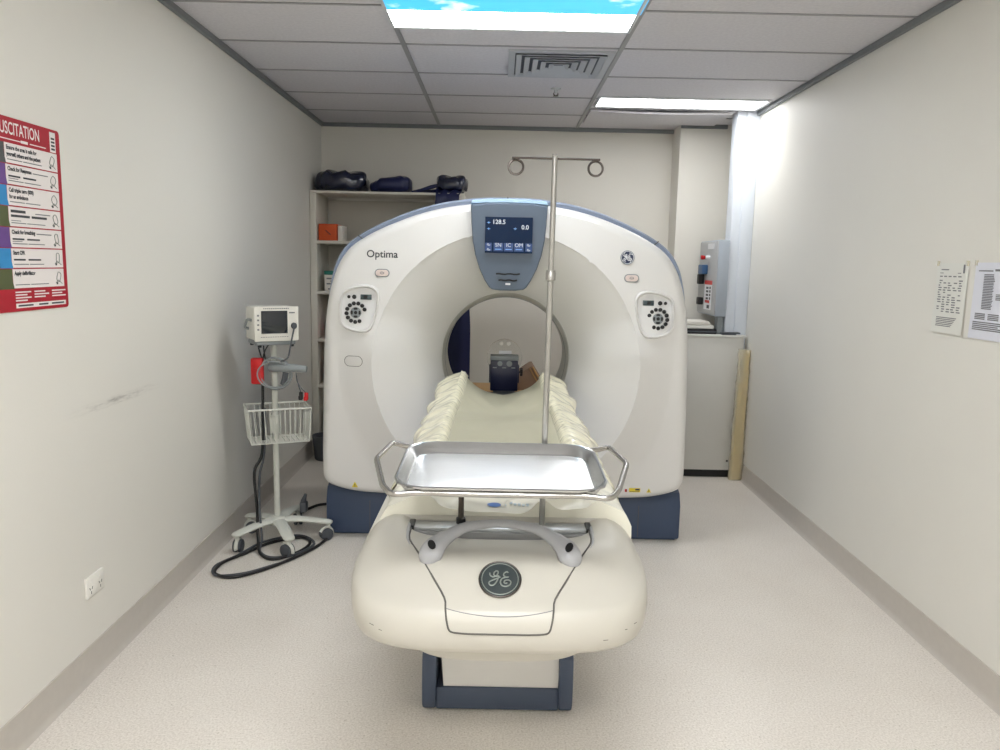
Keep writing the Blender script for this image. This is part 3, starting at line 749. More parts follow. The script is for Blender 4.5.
# arched grab handle
def hz(dx, y, lift): p_ = down(TX + dx, y)[0]; return (p_.x, p_.y, p_.z + lift)
hp_ = [hz(-.181, 1.838, -.012), hz(-.178, 1.848, .004), hz(-.167, 1.862, .020), hz(-.145, 1.885, .031), hz(-.10, 1.925, .046), hz(-.05, 1.945, .053), hz(0, 1.95, .056)]
hp_ = hp_ + [(2 * TX - x, y, z) for x, y, z in hp_[-2::-1]]
rr = [.014, .029, .029, .021, .0150, .0132, .0126, .0132, .0150, .021, .029, .029, .014]
hb = MB(); hb.tube(hp_, rr, n=16, sub=5, flat=0.75); hd = hb.build('grab_handle', M['grey_handle'], table, smooth=60)
for sg in (-1, 1):
    c = Vector(hz(sg * .172, 1.856, .014)) + Vector((0, -.012, .0240)); k = MB()
    k.lathe([(0.0005, 0), (0.006, 0.0), (0.0065, -.002), (0.0005, -.006)], n=14)
    k.bm.transform(Matrix.Translation(c) @ Matrix.Rotation(radians(25), 4, 'X') @ Matrix.Rotation(radians(-sg * 20), 4, 'Z') @ Matrix.Diagonal((1.5, 2.6, 1, 1)))
    k.build('screw_recess', M['black'], hd)
# accessory rail across the cradle end
b = MB(); b.box(TX - .245, TX + .245, 2.095, 2.154, .750, .779, .004); b.build('accessory_rail', M['alu'], table)
for sg in (-1, 1):
    b = MB(); b.box(TX + sg * .252 - .008, TX + sg * .252 + .008, 2.09, 2.15, .752, .784, .002); b.build('rail_end_cap', M['black'], table)
b = MB(); b.box(TX - .24, TX + .24, 2.086, 2.10, .742, .768, .003); b.build('rail_lip', M['grey_handle'], table)
# cradle: shallow curved board under the pad, runs on through the bore
b = MB(); rg = []
for y in (2.18, 2.20, 4.55, 4.62):
    w = .21 if y in (2.20, 4.55) else .20
    top = [(TX + w * t, y, .745 + .03 * t * t) for t in [(-1 + 2 * i / 12) for i in range(13)]]
    rg.append(top + [(x, y, z - .022) for x, y, z in top[::-1]])
b.loft(rg, closed=True, cap0=True, cap1=True); b.build('cradle', M['dark_grey'], table)
# lift column and foot
b = MB(); b.loft([[(TX - .225, 2.52, .60), (TX + .245, 2.52, .60), (TX + .245, 3.9, .60), (TX - .225, 3.9, .60)],
                  [(TX - .18, 2.462, .083), (TX + .212, 2.462, .083), (TX + .20, 3.9, .083), (TX - .17, 3.9, .083)]], closed=True, cap0=True, cap1=True)
b.build('lift_column', M['white'], table, smooth=20)
b = MB(); b.box(TX - .205, TX + .215, 2.452, 3.95, .004, .084, .006); b.build('base_bar', M['slate_foot'], table)
for sg, xa in ((-1, TX - .252), (1, TX + .214)):
    pr = [(2.44, .03), (2.452, .008), (2.48, 0.0), (2.62, 0.0), (2.65, .02), (2.66, .20), (2.60, .26), (2.50, .25), (2.44, .20), (2.432, .10)]
    b = MB(); b.prism(pr, xa, xa + .048, lambda u, v, d: (d, u, v), bev=.008); b.build('foot_plate', M['slate_foot'], table)

# ------------------------------------------------------------------ pad under its clear cover
PX = 0.03
pad = thing('table_pad', 'cream and grey-green vinyl pad under a wrinkled clear cover on the scanner table', 'table pad', (PX, 3.2, .76))
def wr(u, y, k=1.0):
    return k * (0.5 * sin(y * 46 + 7 * sin(u * 9) + 3 * sin(y * 5.1)) + 0.35 * sin(y * 83 + u * 21 + 2.1 * sin(y * 13)) + 0.25 * sin(y * 23 - u * 33))
def flare(y): return 1.0 - 0.14 * sstep(4.1, 4.35, y)
def pad_center_z(u, y):
    """u from -1 to 1 over the central mat"""
    endlift = sstep(3.75, 4.35, y)
    z = .792 + .020 * u * u
    z += endlift * (.055 * u ** 4 + 0.03 * abs(u) - .012)
    rr_ = sqrt((u * .9) ** 2 + ((y - 3.72) * 2.2) ** 2); aa_ = atan2((y - 3.72) * 2.2, u * .9)
    z += .006 * noise.noise(Vector((u * 1.6, y * 1.2, 4.0))) + .005 * sstep(.25, .8, rr_) * sstep(2.4, 1.2, rr_) * noise.noise(Vector((cos(aa_) * 4.5, sin(aa_) * 4.5, rr_ * .8)))
    z += -0.012 * math.exp(-((y - 3.75) / .16) ** 2) * (1 - u * u)      # soft hollow of the head end
    return z
def cw(y): return .238 * (1.0 - 0.10 * sstep(3.6, 4.4, y))
NU, NY = 40, 150
b = MB(); rows = []
for j in range(NY + 1):
    y = 2.195 + (4.34 - 2.195) * j / NY
    rows.append([(PX + cw(y) * (-1 + 2 * i / NU), y + .03 * endc, pad_center_z(-1 + 2 * i / NU, y)) for i in range(NU + 1) for endc in [(sstep(4.1, 4.34, y) * ((-1 + 2 * i / NU) ** 2))]])
b.loft(rows, closed=False)
b.loft([[(x, y, z - .035) for x, y, z in r] for r in (rows[0], rows[-1])] and [[(x, y, z) for x, y, z in rows[0]], [(x, y + .004, .76) for x, y, z in rows[0]]], closed=False)
b.loft([[(x, y, z) for x, y, z in rows[-1]], [(x, y - .004, .76) for x, y, z in rows[-1]]], closed=False)
mo = b.build('mat', M['cushion'], pad, smooth=80, fixn=True)
# side flaps
for sg in (-1, 1):
    b = MB(); rows = []; NF = 26; N2 = 260
    for j in range(N2 + 1):
        y = 2.50 + (4.32 - 2.50) * j / N2
        row = []
        ph_ = (y * 3.6 + .3 * sg) % 1.0; scal = (.034 * (ph_ ** 1.5) - .012) * sstep(2.9, 3.3, y) + .004 * sin(y * 31 + 1.7 * sg)
        for i in range(NF + 1):
            t = i / NF
            # cross profile from inside the ridge, over it, and hanging down outside
            prof = [(-.016, -.006), (.0, .016), (.022, .022), (.050, .014), (.085, -.002), (.118, -.022), (.140, -.050), (.148, -.082)]
            q_ = t * (len(prof) - 1); a_ = min(int(q_), len(prof) - 2); f_ = q_ - a_
            du = prof[a_][0] * (1 - f_) + prof[a_ + 1][0] * f_; dz = prof[a_][1] * (1 - f_) + prof[a_ + 1][1] * f_
            fl = flare(y)
            du *= fl if t > .3 else 1
            amp = 0.017 * sstep(0.02, 0.30, t) * (1 - .35 * sstep(.7, 1, t))
            nv = noise.noise(Vector((du * 6 * sg + 3, y * 11 - du * 2, 2.0 + sg)))
            nv2 = noise.noise(Vector((du * 9 * sg, y * 27, 9.0 + sg)))
            w_ = amp * ((1 - 2.2 * abs(nv)) * .8 + .45 * nv2) + .004 * sstep(0, .12, t) * sstep(.35, .15, t) * sin(y * 190 + 2 * sin(y * 40))
            base = pad_center_z(sg * 1.0, y)
            endup = sstep(3.9, 4.35, y) * .012 * (1 - t)
            x = PX + sg * (cw(y) + du + (scal * sstep(.75, 1, t) if y > 2.5 else 0))
            z = base + dz * (1 - .55 * sstep(3.9, 4.4, y) * (t > .3)) + w_ + endup + .3 * scal * sstep(.6, 1, t)
            row.append((x, y, z))
        rows.append(row)
    b.loft(rows, closed=False)
    # give the flap real thickness
    b.loft([[(x, y, z - .003) for x, y, z in r] for r in rows], closed=False)
    fo = b.build('side_flap', M['cover'], pad, smooth=80, fixn=False)
    fo['label'] = 'shiny crinkled cream side flap'
# white end cover at the near end with folds
b = MB(); rows = []
N1, N2 = 84, 48
for j in range(N2 + 1):
    y = 2.17 + .52 * j / N2
    row = []
    for i in range(N1 + 1):
        u = -1 + 2 * i / N1; x = PX + (.386 * u - .016 * u * u) * (1 - .06 * (y - 2.17) / .52)
        uc = (x - PX) / .238
        if abs(uc) <= 1: z = pad_center_z(uc, y)
        else:
            d = (abs(uc) - 1) * .238; z = pad_center_z(1, y) + .022 * sin(min(1, d / .05) * pi * .75) - .42 * max(0, d - .05) - 7.5 * max(0, d - .105) ** 1.5
        fade = sstep(.52, .40, y - 2.17)
        # two soft diagonal folds near the corners and a hollow in front
        v = (y - 2.17) / .52
        z += .004 + fade * (.036 * math.exp(-(((u - .40) - 1.2 * (v - .10)) / .085) ** 2) * sstep(.65, .25, v)
                            + .030 * math.exp(-(((u + .52) - .5 * (v - .1)) / .065) ** 2) * sstep(.5, .1, v)
                            + .014 * math.exp(-(((u - .05) - 1.1 * (v - .2)) / .06) ** 2) * sstep(.5, .15, v) * (u > 0)
                            + .0022 * wr(u * .3, y))
        z += .004 * sstep(.2, 0, v)
        row.append((x, y, z))
    rows.append(row)
b.loft(rows, closed=False); b.loft([[(x, y, z - .003) for x, y, z in r] for r in rows], closed=False)
hem = [(x, 2.1675 + .002 * sin(i * .9), min(z - .004, .722 + .022 * (abs(-1 + 2 * i / N1) < .66))) for i, (x, y, z) in enumerate(rows[0])]
b.loft([rows[0], [(x, 2.1665, z * .35 + h_[2] * .65) for (x, y, z), h_ in zip(rows[0], hem)], hem], closed=False)
ec = b.build('end_cover', M['white_vinyl'], pad, smooth=80, fixn=False); ec['label'] = 'white vinyl end cover with soft folds'
def ecz(x, y):
    return max(rows[min(N2, max(0, round((y - 2.17) / .52 * N2)))][min(N1, max(0, round(((x - PX) / .382 + 1) / 2 * N1)))][2] for _ in (0,))
b = MB(); lx, ly = -.004, 2.245; n_ = 28
ring_o = [(lx + .021 * cos(2 * pi * k / n_), ly + .026 * sin(2 * pi * k / n_)) for k in range(n_)]
ring_i = [(lx + .008 * cos(2 * pi * k / n_), ly + .010 * sin(2 * pi * k / n_)) for k in range(n_)]
b.loft([[(x, y, ecz(x, y) + .0025) for x, y in ring_o], [(x, y, ecz(x, y) + .0027) for x, y in ring_i]], closed=True)
b._add([(x, y, ecz(x, y) + .0027) for x, y in ring_i], [list(range(n_))]); b.build('blue_oval_mark', mat('blue_print', srgb(92, 132, 200), .4, vary=.03), ec)
b = MB()
for k in range(6):
    xa = .030 + k * .0125; za = ecz(xa + .004, ly) + .003; b.box(xa, xa + .009, ly - .010, ly + .008 + .006 * (k % 2), za - .001, za)
b.build('faint_lettering', mat('pale_blue_print', srgb(186, 202, 208), .4, vary=.03), ec)

# ------------------------------------------------------------------ tray on its tube frame
TRX = 0.012
tray = thing('instrument_tray', 'shallow stainless steel tray with angled tube handles over the near end of the table', 'tray', (TRX, 1.93, .7795))
def tz(y): return 1.006 + (y - 1.745) / .36 * .018
def oct_(hx, y0, y1, ch, z, n=3):
    P = []
    cs = [(hx - ch, y0 + ch, -pi / 2, 0), (hx - ch, y1 - ch, 0, pi / 2), (-hx + ch, y1 - ch, pi / 2, pi), (-hx + ch, y0 + ch, pi, 3 * pi / 2)]
    for cx_, cy_, a0, a1 in cs:
        for k in range(n + 1):
            a = a0 + (a1 - a0) * k / n; P.append((TRX + cx_ + ch * cos(a), cy_ + ch * sin(a), tz(cy_ + ch * sin(a)) + z))
    return P
ya, yb_ = 1.722, 2.098
b = MB()
b.loft([oct_(.255, ya - .004, yb_ + .004, .075, -.003), oct_(.256, ya - .005, yb_ + .005, .075, .001), oct_(.252, ya - .001, yb_ + .001, .072, .003), oct_(.246, ya + .005, yb_ - .005, .070, .0005),
        oct_(.233, ya + .018, yb_ - .018, .060, -.021), oct_(.227, ya + .024, yb_ - .024, .056, -.024)], closed=True)
b.loft([oct_(.255, ya - .004, yb_ + .004, .075, -.003), oct_(.249, ya + .002, yb_ - .002, .070, -.003), oct_(.235, ya + .016, yb_ - .016, .060, -.0235), oct_(.229, ya + .022, yb_ - .022, .056, -.0265), oct_(.01, 1.905, 1.920, .004, -.0265)], closed=True, cap1=True)
pan = b.build('pan', M['wall_steel_shaded'], tray, smooth=40)
b = MB(); b.loft([oct_(.2275, ya + .0235, yb_ - .0235, .056, -.0238), oct_(.219, ya + .032, yb_ - .032, .050, -.0225), oct_(.01, 1.905, 1.920, .004, -.0225)], closed=True, cap1=True)
b.build('tray_floor', M['tray_steel_lit'], tray, smooth=40)
fr = MB()
zf = -.021
FP = [(TRX + .19, 1.732), (TRX + .10, 1.727), (TRX - .10, 1.727), (TRX - .19, 1.732), (TRX - .252, 1.714), (TRX - .280, 1.77), (TRX - .326, 1.965), (TRX - .304, 2.125), (TRX - .262, 2.104),
      (TRX - .20, 2.107), (TRX + .20, 2.107), (TRX + .262, 2.104), (TRX + .304, 2.125), (TRX + .330, 1.965), (TRX + .280, 1.77), (TRX + .252, 1.714)]
def round_poly(P, r, n=4):
    out = []; m = len(P)
    for i in range(m):
        p, a, c = Vector(P[i]), Vector(P[i - 1]), Vector(P[(i + 1) % m])
        d1, d2 = min(r, (a - p).length * .45), min(r, (c - p).length * .45)
        A, C_ = p + (a - p).normalized() * d1, p + (c - p).normalized() * d2
        for k in range(n + 1):
            t = k / n; out.append(A * (1 - t) ** 2 + p * 2 * t * (1 - t) + C_ * t * t)
    return out
hlift = lambda x: .006 * sstep(.26, .32, abs(x - TRX))
fp3 = [(p.x, p.y, tz(p.y) + zf + .006 + hlift(p.x)) for p in round_poly([Vector(q) for q in FP], .02)]
fr.tube(fp3, .0076, n=10, closed=True)
frame_o = fr.build('tube_frame', M['steel'], tray, smooth=60); frame_o['label'] = 'bent tube frame with a handle at each end'
b = MB(); b.cyl((-.098, 2.130, .7795), (-.098, 2.130, tz(2.1) - .03), .0082, n=14); b.cyl((-.098, 2.130, tz(2.1) - .036), (-.098, 2.107, tz(2.107) - .015), .006)
b.build('support_rod', M['dark_steel'], tray)
b = MB(); b.lathe([(.0085, .7795), (.0135, .7805), (.0135, .796), (.0085, .798)], (-.098, 2.130, 0), n=16, cap=False); b.build('rod_collar', M['black'], tray)

# ------------------------------------------------------------------ drip pole
PBX, PBY = .1345, 2.133
pole = thing('drip_pole', 'tall slim steel drip pole with a hook ring at each end of its crossbar', 'drip pole', (PBX, PBY, .7795))
lean_ = lambda z: PBX + (z - .79) * .006
b = MB(); b.cyl((lean_(.7795), PBY, .7795), (lean_(1.50), PBY, 1.50), .0085, n=18); b.build('lower_tube', M['pole_steel'], pole)
b = MB(); b.cyl((lean_(1.46), PBY, 1.46), (lean_(1.808), PBY, 1.808), .0078, n=18)
b.cyl((lean_(1.806) - .005, PBY, 1.80), (lean_(1.80) - .005, PBY, 1.815), .003); b.cyl((lean_(1.806) + .005, PBY, 1.80), (lean_(1.80) + .005, PBY, 1.815), .003)
b.build('upper_tube', M['pole_steel'], pole)
b = MB(); b.lathe([(.0092, 1.476), (.0140, 1.478), (.0140, 1.498), (.0130, 1.500), (.0130, 1.505), (.009, 1.506)], (lean_(1.46), PBY, 0), n=20); b.build('lock_collar', M['pole_steel'], pole)
xt = lean_(1.8)
b = MB(); b.tube([(xt - .115, PBY, 1.8035), (xt, PBY, 1.803), (xt + .122, PBY, 1.8025)], .0032, n=8); b.build('crossbar', M['dark_steel'], pole)
for sg in (-1, 1):
    b = MB(); cx_ = xt + (.111 if sg > 0 else -.104); pts = []
    for k in range(40):
        a = pi / 2 + sg * (-.1) + 2 * pi * k / 34 * sg
        pts.append((cx_ + .0195 * cos(a), PBY + .0003 * k, 1.7795 + .0195 * sin(a)))
    b.tube(pts, .0032, n=8); b.build('hook_ring', M['dark_steel'], pole)

# ------------------------------------------------------------------ phantom at the head end
ph = thing('phantom_holder', 'dark navy holder with a knob and clear test disc inside the scanner opening', 'phantom holder', (.038, 4.78, .735))
b = MB(); b.box(-.048, .122, 4.70, 4.80, .742, .932, .006); b.box(-.056, .130, 4.715, 4.785, .79, .90, .004); b.build('box', M['phantom_black'], ph)
b = MB(); b.box(-.05, .124, 4.695, 4.80, .932, .960, .003); b.build('top_bracket', M['mid_grey'], ph)
b = MB(); b.lathe([(.001, 4.81), (.108, 4.81), (.112, 4.815), (.112, 4.90), (.108, 4.905), (.001, 4.905)], (.038, 0, .935), 'y', n=48); dsc = b.build('clear_disc', M['clear'], ph); dsc['label'] = 'clear round test disc'
for dx in (-.022, .025):
    b = MB(); b.lathe([(.0005, 4.794), (.011, 4.796), (.013, 4.806), (.013, 4.812)], (.038 + dx, 0, 1.026), 'y', n=18); b.build('white_plug', M['socket'], ph)
b = MB(); b.box(.002, .082, 4.790, 4.802, .961, .982, .001); b.build('white_label', M['badge_white'], ph)
for u, z, w in ((.010, .912, .016), (.068, .912, .018)):
    b = MB(); b.lathe([(.0005, 4.6985), (w, 4.6988), (w, 4.703)], (u, 0, z), 'y', n=16); b.build('grey_dial', M['mid_grey'], ph)
for u in (-.022, .036, .092):
    b = MB(); b.box(u - .012, u + .012, 4.697, 4.705, .884, .890); b.build('scale_mark', M['mid_grey'], ph)
kn = MB(); kn.cyl((.122, 4.75, .855), (.138, 4.75, .855), .007); kn.lathe([(.004, .136), (.017, .138), (.02, .144), (.017, .152), (.004, .153)], (0, 4.75, .855), 'x', n=10)
for k in range(5): kn.box(.136, .152, 4.75 + .02 * cos(k * 1.2566) - .006, 4.75 + .02 * cos(k * 1.2566) + .006, .855 + .02 * sin(k * 1.2566) - .006, .855 + .02 * sin(k * 1.2566) + .006, .002)
kn.build('knob', M['black'], ph)
b = MB(); b.box(-.03, .105, 4.622, 4.81, .722, .7415, .004); b.build('mounting_tongue', M['dark_grey'], ph)

# bench and cushion behind the scanner
t = thing('storage_bench', 'low tan wooden bench behind the scanner, seen through its opening', 'bench', (.20, 5.64, 0))
b = MB(); b.box(-.30, .72, 5.38, 5.905, .575, .605, .004); b.build('bench_top', M['tan'], t)
for x in (-.26, .68):
    for y in (5.43, 5.86):
        b = MB(); b.box(x - .025, x + .025, y - .025, y + .025, 0, .575, .003); b.build('leg', M['tan'], t)
for y in (5.43, 5.86):
    b = MB(); b.box(-.235, .655, y - .01, y + .01, .50, .575); b.build('apron_rail', M['tan'], t)
t = thing('wedge_cushion', 'brown wedge-shaped cushion with paler edges, on the tan bench', 'cushion', (.17, 5.62, .6055))
wp = [(-.02, .6055), (.345, .6055), (.355, .625), (.255, .785), (.240, .785)]
b = MB(); b.prism(wp, 5.58, 5.86, lambda u, v, d: (u, d, v), bev=.006); b.build('cushion_body', M['wedge'], t)
b = MB(); b.tube([(.348, 5.578, .615), (.25, 5.578, .780)], .006, n=8); b.tube([(.320, 5.578, .615), (.23, 5.578, .768)], .005, n=8); b.build('piping', M['tan'], t)

# ------------------------------------------------------------------ monitor cart
CX, CY = -1.185, 4.04
cart = thing('monitor_cart', 'pale rolling stand with a wire basket and five casters against the bare wall', 'cart', (CX, CY, 0))
b = MB(); b.cyl((CX, CY, .12), (CX, CY, 1.075), .016, n=18); b.build('pole', M['cart_white'], cart)
b = MB(); b.lathe([(.001, .14), (.03, .14), (.05, .132), (.06, .115), (.055, .098), (.001, .095)], (CX, CY, 0), n=24); b.build('hub', M['cart_white'], cart)
for deg in (-62, 6, 82, 150, 232):
    a = radians(deg); d = Vector((cos(a), sin(a), 0)); Lg = .27 if deg not in (150, 232) else (.215 if deg == 150 else .25)
    tip = Vector((CX, CY, 0)) + d * Lg
    b = MB()
    b.tube([(CX, CY, .116), tuple(Vector((CX, CY, .118)) + d * Lg * .45), tuple(Vector((tip.x, tip.y, .100))), tuple(Vector((CX, CY, .094)) + d * (Lg + .022))], [.040, .034, .030, .012], n=12, sub=4, flat=.42)
    leg = b.build('leg', M['cart_white'], cart, smooth=60)
    b = MB(); b.cyl((tip.x, tip.y, .10), (tip.x, tip.y, .070), .012)
    sd = Vector((-sin(a + .6), cos(a + .6), 0)); wd = Vector((cos(a + .6), sin(a + .6), 0))
    w0 = Vector((tip.x, tip.y, .034)) - wd * .012
    hood = [w0 + wd * .036 * cos(q) + Vector((0, 0, .036 * sin(q))) for q in [(-.3 + k * .38) for k in range(9)]]
    b.tube([tuple(q) for q in hood], [.010] * 9, n=8, flat=1.0)
    b.build('caster_fork', M['cart_white'], leg)
    for s_ in (-1, 1):
        b = MB(); b.tube([tuple(w0 + sd * s_ * .005), tuple(w0 + sd * s_ * .009), tuple(w0 + sd * s_ * .020), tuple(w0 + sd * s_ * .023)], [.026, .034, .034, .026], n=20)
        b.build('wheel', M['dark_grey'], leg)
# wire basket
bx0, bx1, by0, by1, bz0, bz1 = CX - .15, CX + .17, 3.93, 4.13, .565, .745
b = MB(); w = .0035
def skew(x, y, z):
    t = (bz1 - z) / (bz1 - bz0); return (CX + .04 + (x - CX - .04) * (1 - .08 * t), CY - .02 + (y - CY + .02) * (1 - .08 * t), z)
b.tube([(bx0, by0, bz1), (bx1, by0, bz1), (bx1, by1, bz1), (bx0, by1, bz1)], .0055, n=8, closed=True)
b.tube([skew(bx0, by0, bz0), skew(bx1, by0, bz0), skew(bx1, by1, bz0), skew(bx0, by1, bz0)], w, n=6, closed=True)
for k in range(1, 12):
    x = bx0 + (bx1 - bx0) * k / 12
    b.tube([(x, by0, bz1), skew(x, by0, bz0), skew(x, by1, bz0), (x, by1, bz1)], .0024, n=6)
for k in range(1, 7):
    y = by0 + (by1 - by0) * k / 7
    b.tube([(bx0, y, bz1), skew(bx0, y, bz0), skew(bx1, y, bz0), (bx1, y, bz1)], .0024, n=6)
for c in ((bx0, by0), (bx1, by0), (bx1, by1), (bx0, by1)): b.tube([(c[0], c[1], bz1), skew(c[0], c[1], bz0)], w, n=6)
b.bm.transform(Matrix.Translation((CX, CY, 0)) @ Matrix.Rotation(radians(24), 4, 'Z') @ Matrix.Translation((-CX, -CY, 0)))
b.build('wire_basket', M['cart_white'], cart)
b = MB(); b.box(CX - .022, CX + .022, CY - .02, CY + .02, .60, .70, .004); b.build('basket_clamp', M['cart_white'], cart)
# grey handle
b = MB(); b.tube([(CX - .01, CY - .02, .955), (CX + .05, CY - .05, .958), (CX + .13, CY - .06, .958), (CX + .185, CY - .06, .954)], [.030, .028, .026, .022], n=14, sub=4, flat=.8)
b.cyl((CX, CY, .935), (CX, CY, .985), .026, n=20); b.build('push_handle', M['mid_grey'], cart, smooth=60)
b = MB(); b.tube([(CX + .075, CY - .055, .935), (CX + .07, CY - .06, .90), (CX + .055, CY - .06, .87)], [.016, .015, .010], n=10, flat=.7); b.build('handle_lever', M['dark_grey'], cart)
# monitor
mrot = Matrix.Translation((CX - .01, CY, 0)) @ Matrix.Rotation(radians(33), 4, 'Z') @ Matrix.Diagonal((.84, .84, 1, 1))
mon = thing('patient_monitor', 'small white patient monitor with a dark screen on top of the rolling stand', 'monitor', (CX + .01, CY, 1.076))
b = MB(); b.box(-.132, .132, -.10, .10, 1.105, 1.275, .008); b.bm.transform(mrot)
case = b.build('case', M['monitor_white'], mon)
b = MB(); b.box(-.136, .136, -.112, -.098, 1.100, 1.279, .005); b.bm.transform(mrot); b.build('front_bezel', M['monitor_white'], mon)
b = MB(); b.box(-.096, .066, -.1145, -.110, 1.140, 1.257, .002); b.bm.transform(mrot); sc_ = b.build('display', M['mon_screen'], mon); sc_['label'] = 'dark display'
for k in range(4):
    b = MB(); b.box(-.120, -.108, -.1135, -.111, 1.157 + k * .024, 1.166 + k * .024, .001); b.bm.transform(mrot); b.build('soft_key', M['inkgrey'], mon)
b = MB()
for k in range(14): b.box(-.082 + k * .0115, -.074 + k * .0115, -.1135, -.111, 1.266, 1.2705)
b.bm.transform(mrot); b.build('top_lettering', M['inkgrey'], mon)
b = MB(); b.box(.076, .112, -.1135, -.111, 1.243, 1.250); b.bm.transform(mrot); b.build('corner_mark', M['inkgrey'], mon)
b = MB()
for k in range(12): b.box(-.10 + k * .0145, -.090 + k * .0145, -.1135, -.111, 1.121, 1.124)
b.bm.transform(mrot); b.build('bottom_lettering', M['inkgrey'], mon)
b = MB(); b.lathe([(.0005, -.130), (.014, -.130), (.017, -.126), (.017, -.112)], (.104, 0, 1.178), 'y', n=18); b.bm.transform(mrot); b.build('knob', M['dark_grey'], mon)
b = MB(); b.box(-.12, .12, -.095, .095, 1.078, 1.104, .006); b.bm.transform(mrot); b.build('underside_tray', M['mid_grey'], mon)
b = MB(); b.tube([(-.128, -.035, 1.205), (-.155, -.03, 1.21), (-.158, .0, 1.19), (-.155, .03, 1.165), (-.13, .035, 1.16)], .008, n=8, sub=4); b.bm.transform(mrot); b.build('side_handle', M['mid_grey'], mon)
for u, v in ((-.10, -.085), (.10, -.085), (-.10, .085), (.10, .085)):
    b = MB(); b.lathe([(.010, 1.068), (.012, 1.070), (.012, 1.080)], (u, v, 0), n=12); b.bm.transform(mrot); b.build('rubber_foot', M['black'], mon)
# red pouch hanging on the stand
rp = MB(); rp.box(-1.292, -1.226, 3.975, 4.005, .868, 1.008, .010)
rp.box(-1.288, -1.230, 3.971, 3.978, .955, 1.004, .004)
tag(rp.build('red_pouch', M['red'], smooth=40), 'bright red pouch hanging beneath the monitor on the rolling stand', 'pouch')
# leads
def cable(name, pts, r, label, cat='cable', m='black_cable', sub=6):
    b = MB(); b.tube(pts, r, n=8, sub=sub); return tag(b.build(name, M[m], smooth=80), label, cat)
cable('monitor_lead', [(CX + .124, CY - .055, 1.172), (CX + .115, CY - .085, 1.10), (CX + .10, CY - .10, 1.02), (CX + .06, CY - .085, .995)], .0045, 'thin grey lead running down from the knob side of the monitor', m='dark_grey')
b = MB()
for k, (rx, rz, dz) in enumerate(((.085, .085, 0), (.078, .078, .004), (.090, .072, -.006))):
    pts = [(CX + .02 + rx * cos(q), CY - .055 - .006 * k, .928 + dz + rz * sin(q)) for q in [pi * .5 + 2 * pi * i / 30 for i in range(30)]]
    b.tube(pts, .0042, n=8, closed=True)
tag(b.build('coiled_lead', M['mid_grey'], smooth=80), 'pale grey coiled lead looped round the handle of the rolling stand', 'cable')
b = MB()
for x0, x1 in ((-.075, -.045), (-.045, -.03), (-.02, -.05)):
    b.tube([(CX + x0, CY - .03, 1.075), (CX + (x0 + x1) / 2, CY - .05, 1.04), (CX + x1, CY - .045, .985)], .004, n=7, sub=4)
tag(b.build('lead_bundle', M['black_cable'], smooth=80), 'three short dark leads between the monitor and the red pouch', 'cable')
for nm, x, z, mm, lab in (('black_clip', .155, .80, 'black', 'small black lead clip dangling below the stand handle'), ('red_clip', .183, .797, 'red', 'small red lead clip dangling below the stand handle')):
    b = MB().use(M['dark_grey']); b.tube([(CX + .13, CY - .06, .935), (CX + .14, CY - .064, .88), (CX + x, CY - .062, z + .03)], .0026, n=6, sub=4)
    b.use(M[mm]); b.box(CX + x - .010, CX + x + .010, CY - .067, CY - .057, z - .004, z + .034, .003); b.box(CX + x - .014, CX + x + .006, CY - .066, CY - .058, z - .010, z + .012, .003)
    tag(b.build(nm, None), lab, 'clip')
# power cables: down the pole and looped on the floor
def P(x, y, z=.010): return (x, y, z)
cable('power_cable', [(CX - .055, CY - .03, .90), (CX - .055, CY - .035, .75), (CX - .06, CY - .05, .5), (CX - .095, CY - .075, .40), (CX - .085, CY - .08, .2), (CX - .07, CY - .12, .06), P(CX - .03, CY - .22), P(CX + .06, CY - .30), P(CX + .16, CY - .20), P(CX + .19, CY - .06), P(CX + .12, CY + .02), P(CX - .02, CY - .07), P(CX - .10, CY - .22), P(CX - .175, CY - .36), P(CX - .165, CY - .49), P(CX - .06, CY - .53), P(CX + .08, CY - .40), P(CX + .22, CY - .16), P(CX + .275, CY + .04)], .0080,
      'thick black cable hanging down the stand and looped on the floor round its casters')
cable('power_cable', [(CX - .045, CY - .03, .74), (CX - .05, CY - .045, .5), (CX - .07, CY - .07, .38), (CX - .068, CY - .09, .2), (CX - .05, CY - .12, .05), P(CX - .04, CY - .19), P(CX + .04, CY - .275), P(CX + .15, CY - .235), P(CX + .215, CY - .07), P(CX + .10, CY + .05), P(CX - .06, CY - .06), P(CX - .13, CY - .25), P(CX - .195, CY - .40), P(CX - .15, CY - .515), P(CX - .02, CY - .48), P(CX + .10, CY - .36)], .0065,
      'thinner dark cable running beside the thick one in the loop under the stand', m='dark_grey')
cable('mains_lead', [(CX + .10, CY + .16, .11), (CX + .05, CY + .30, .06), P(CX + .02, CY + .45, .012), P(CX + .08, CY + .58, .012), P(CX + .17, CY + .61, .012), P(CX + .222, CY + .57, .012)], .0085,
      'black mains lead curving over the floor from the stand towards the scanner foot')
b = MB(); b.box(CX + .095, CX + .135, CY + .09, CY + .14, .125, .185, .01); b.tube([(CX + .11, CY + .12, .18), (CX + .125, CY + .12, .225)], [.016, .008], n=10)
tag(b.build('brake_pedal_block', M['dark_grey']), 'dark grey plug block resting on the base of the stand', 'plug')

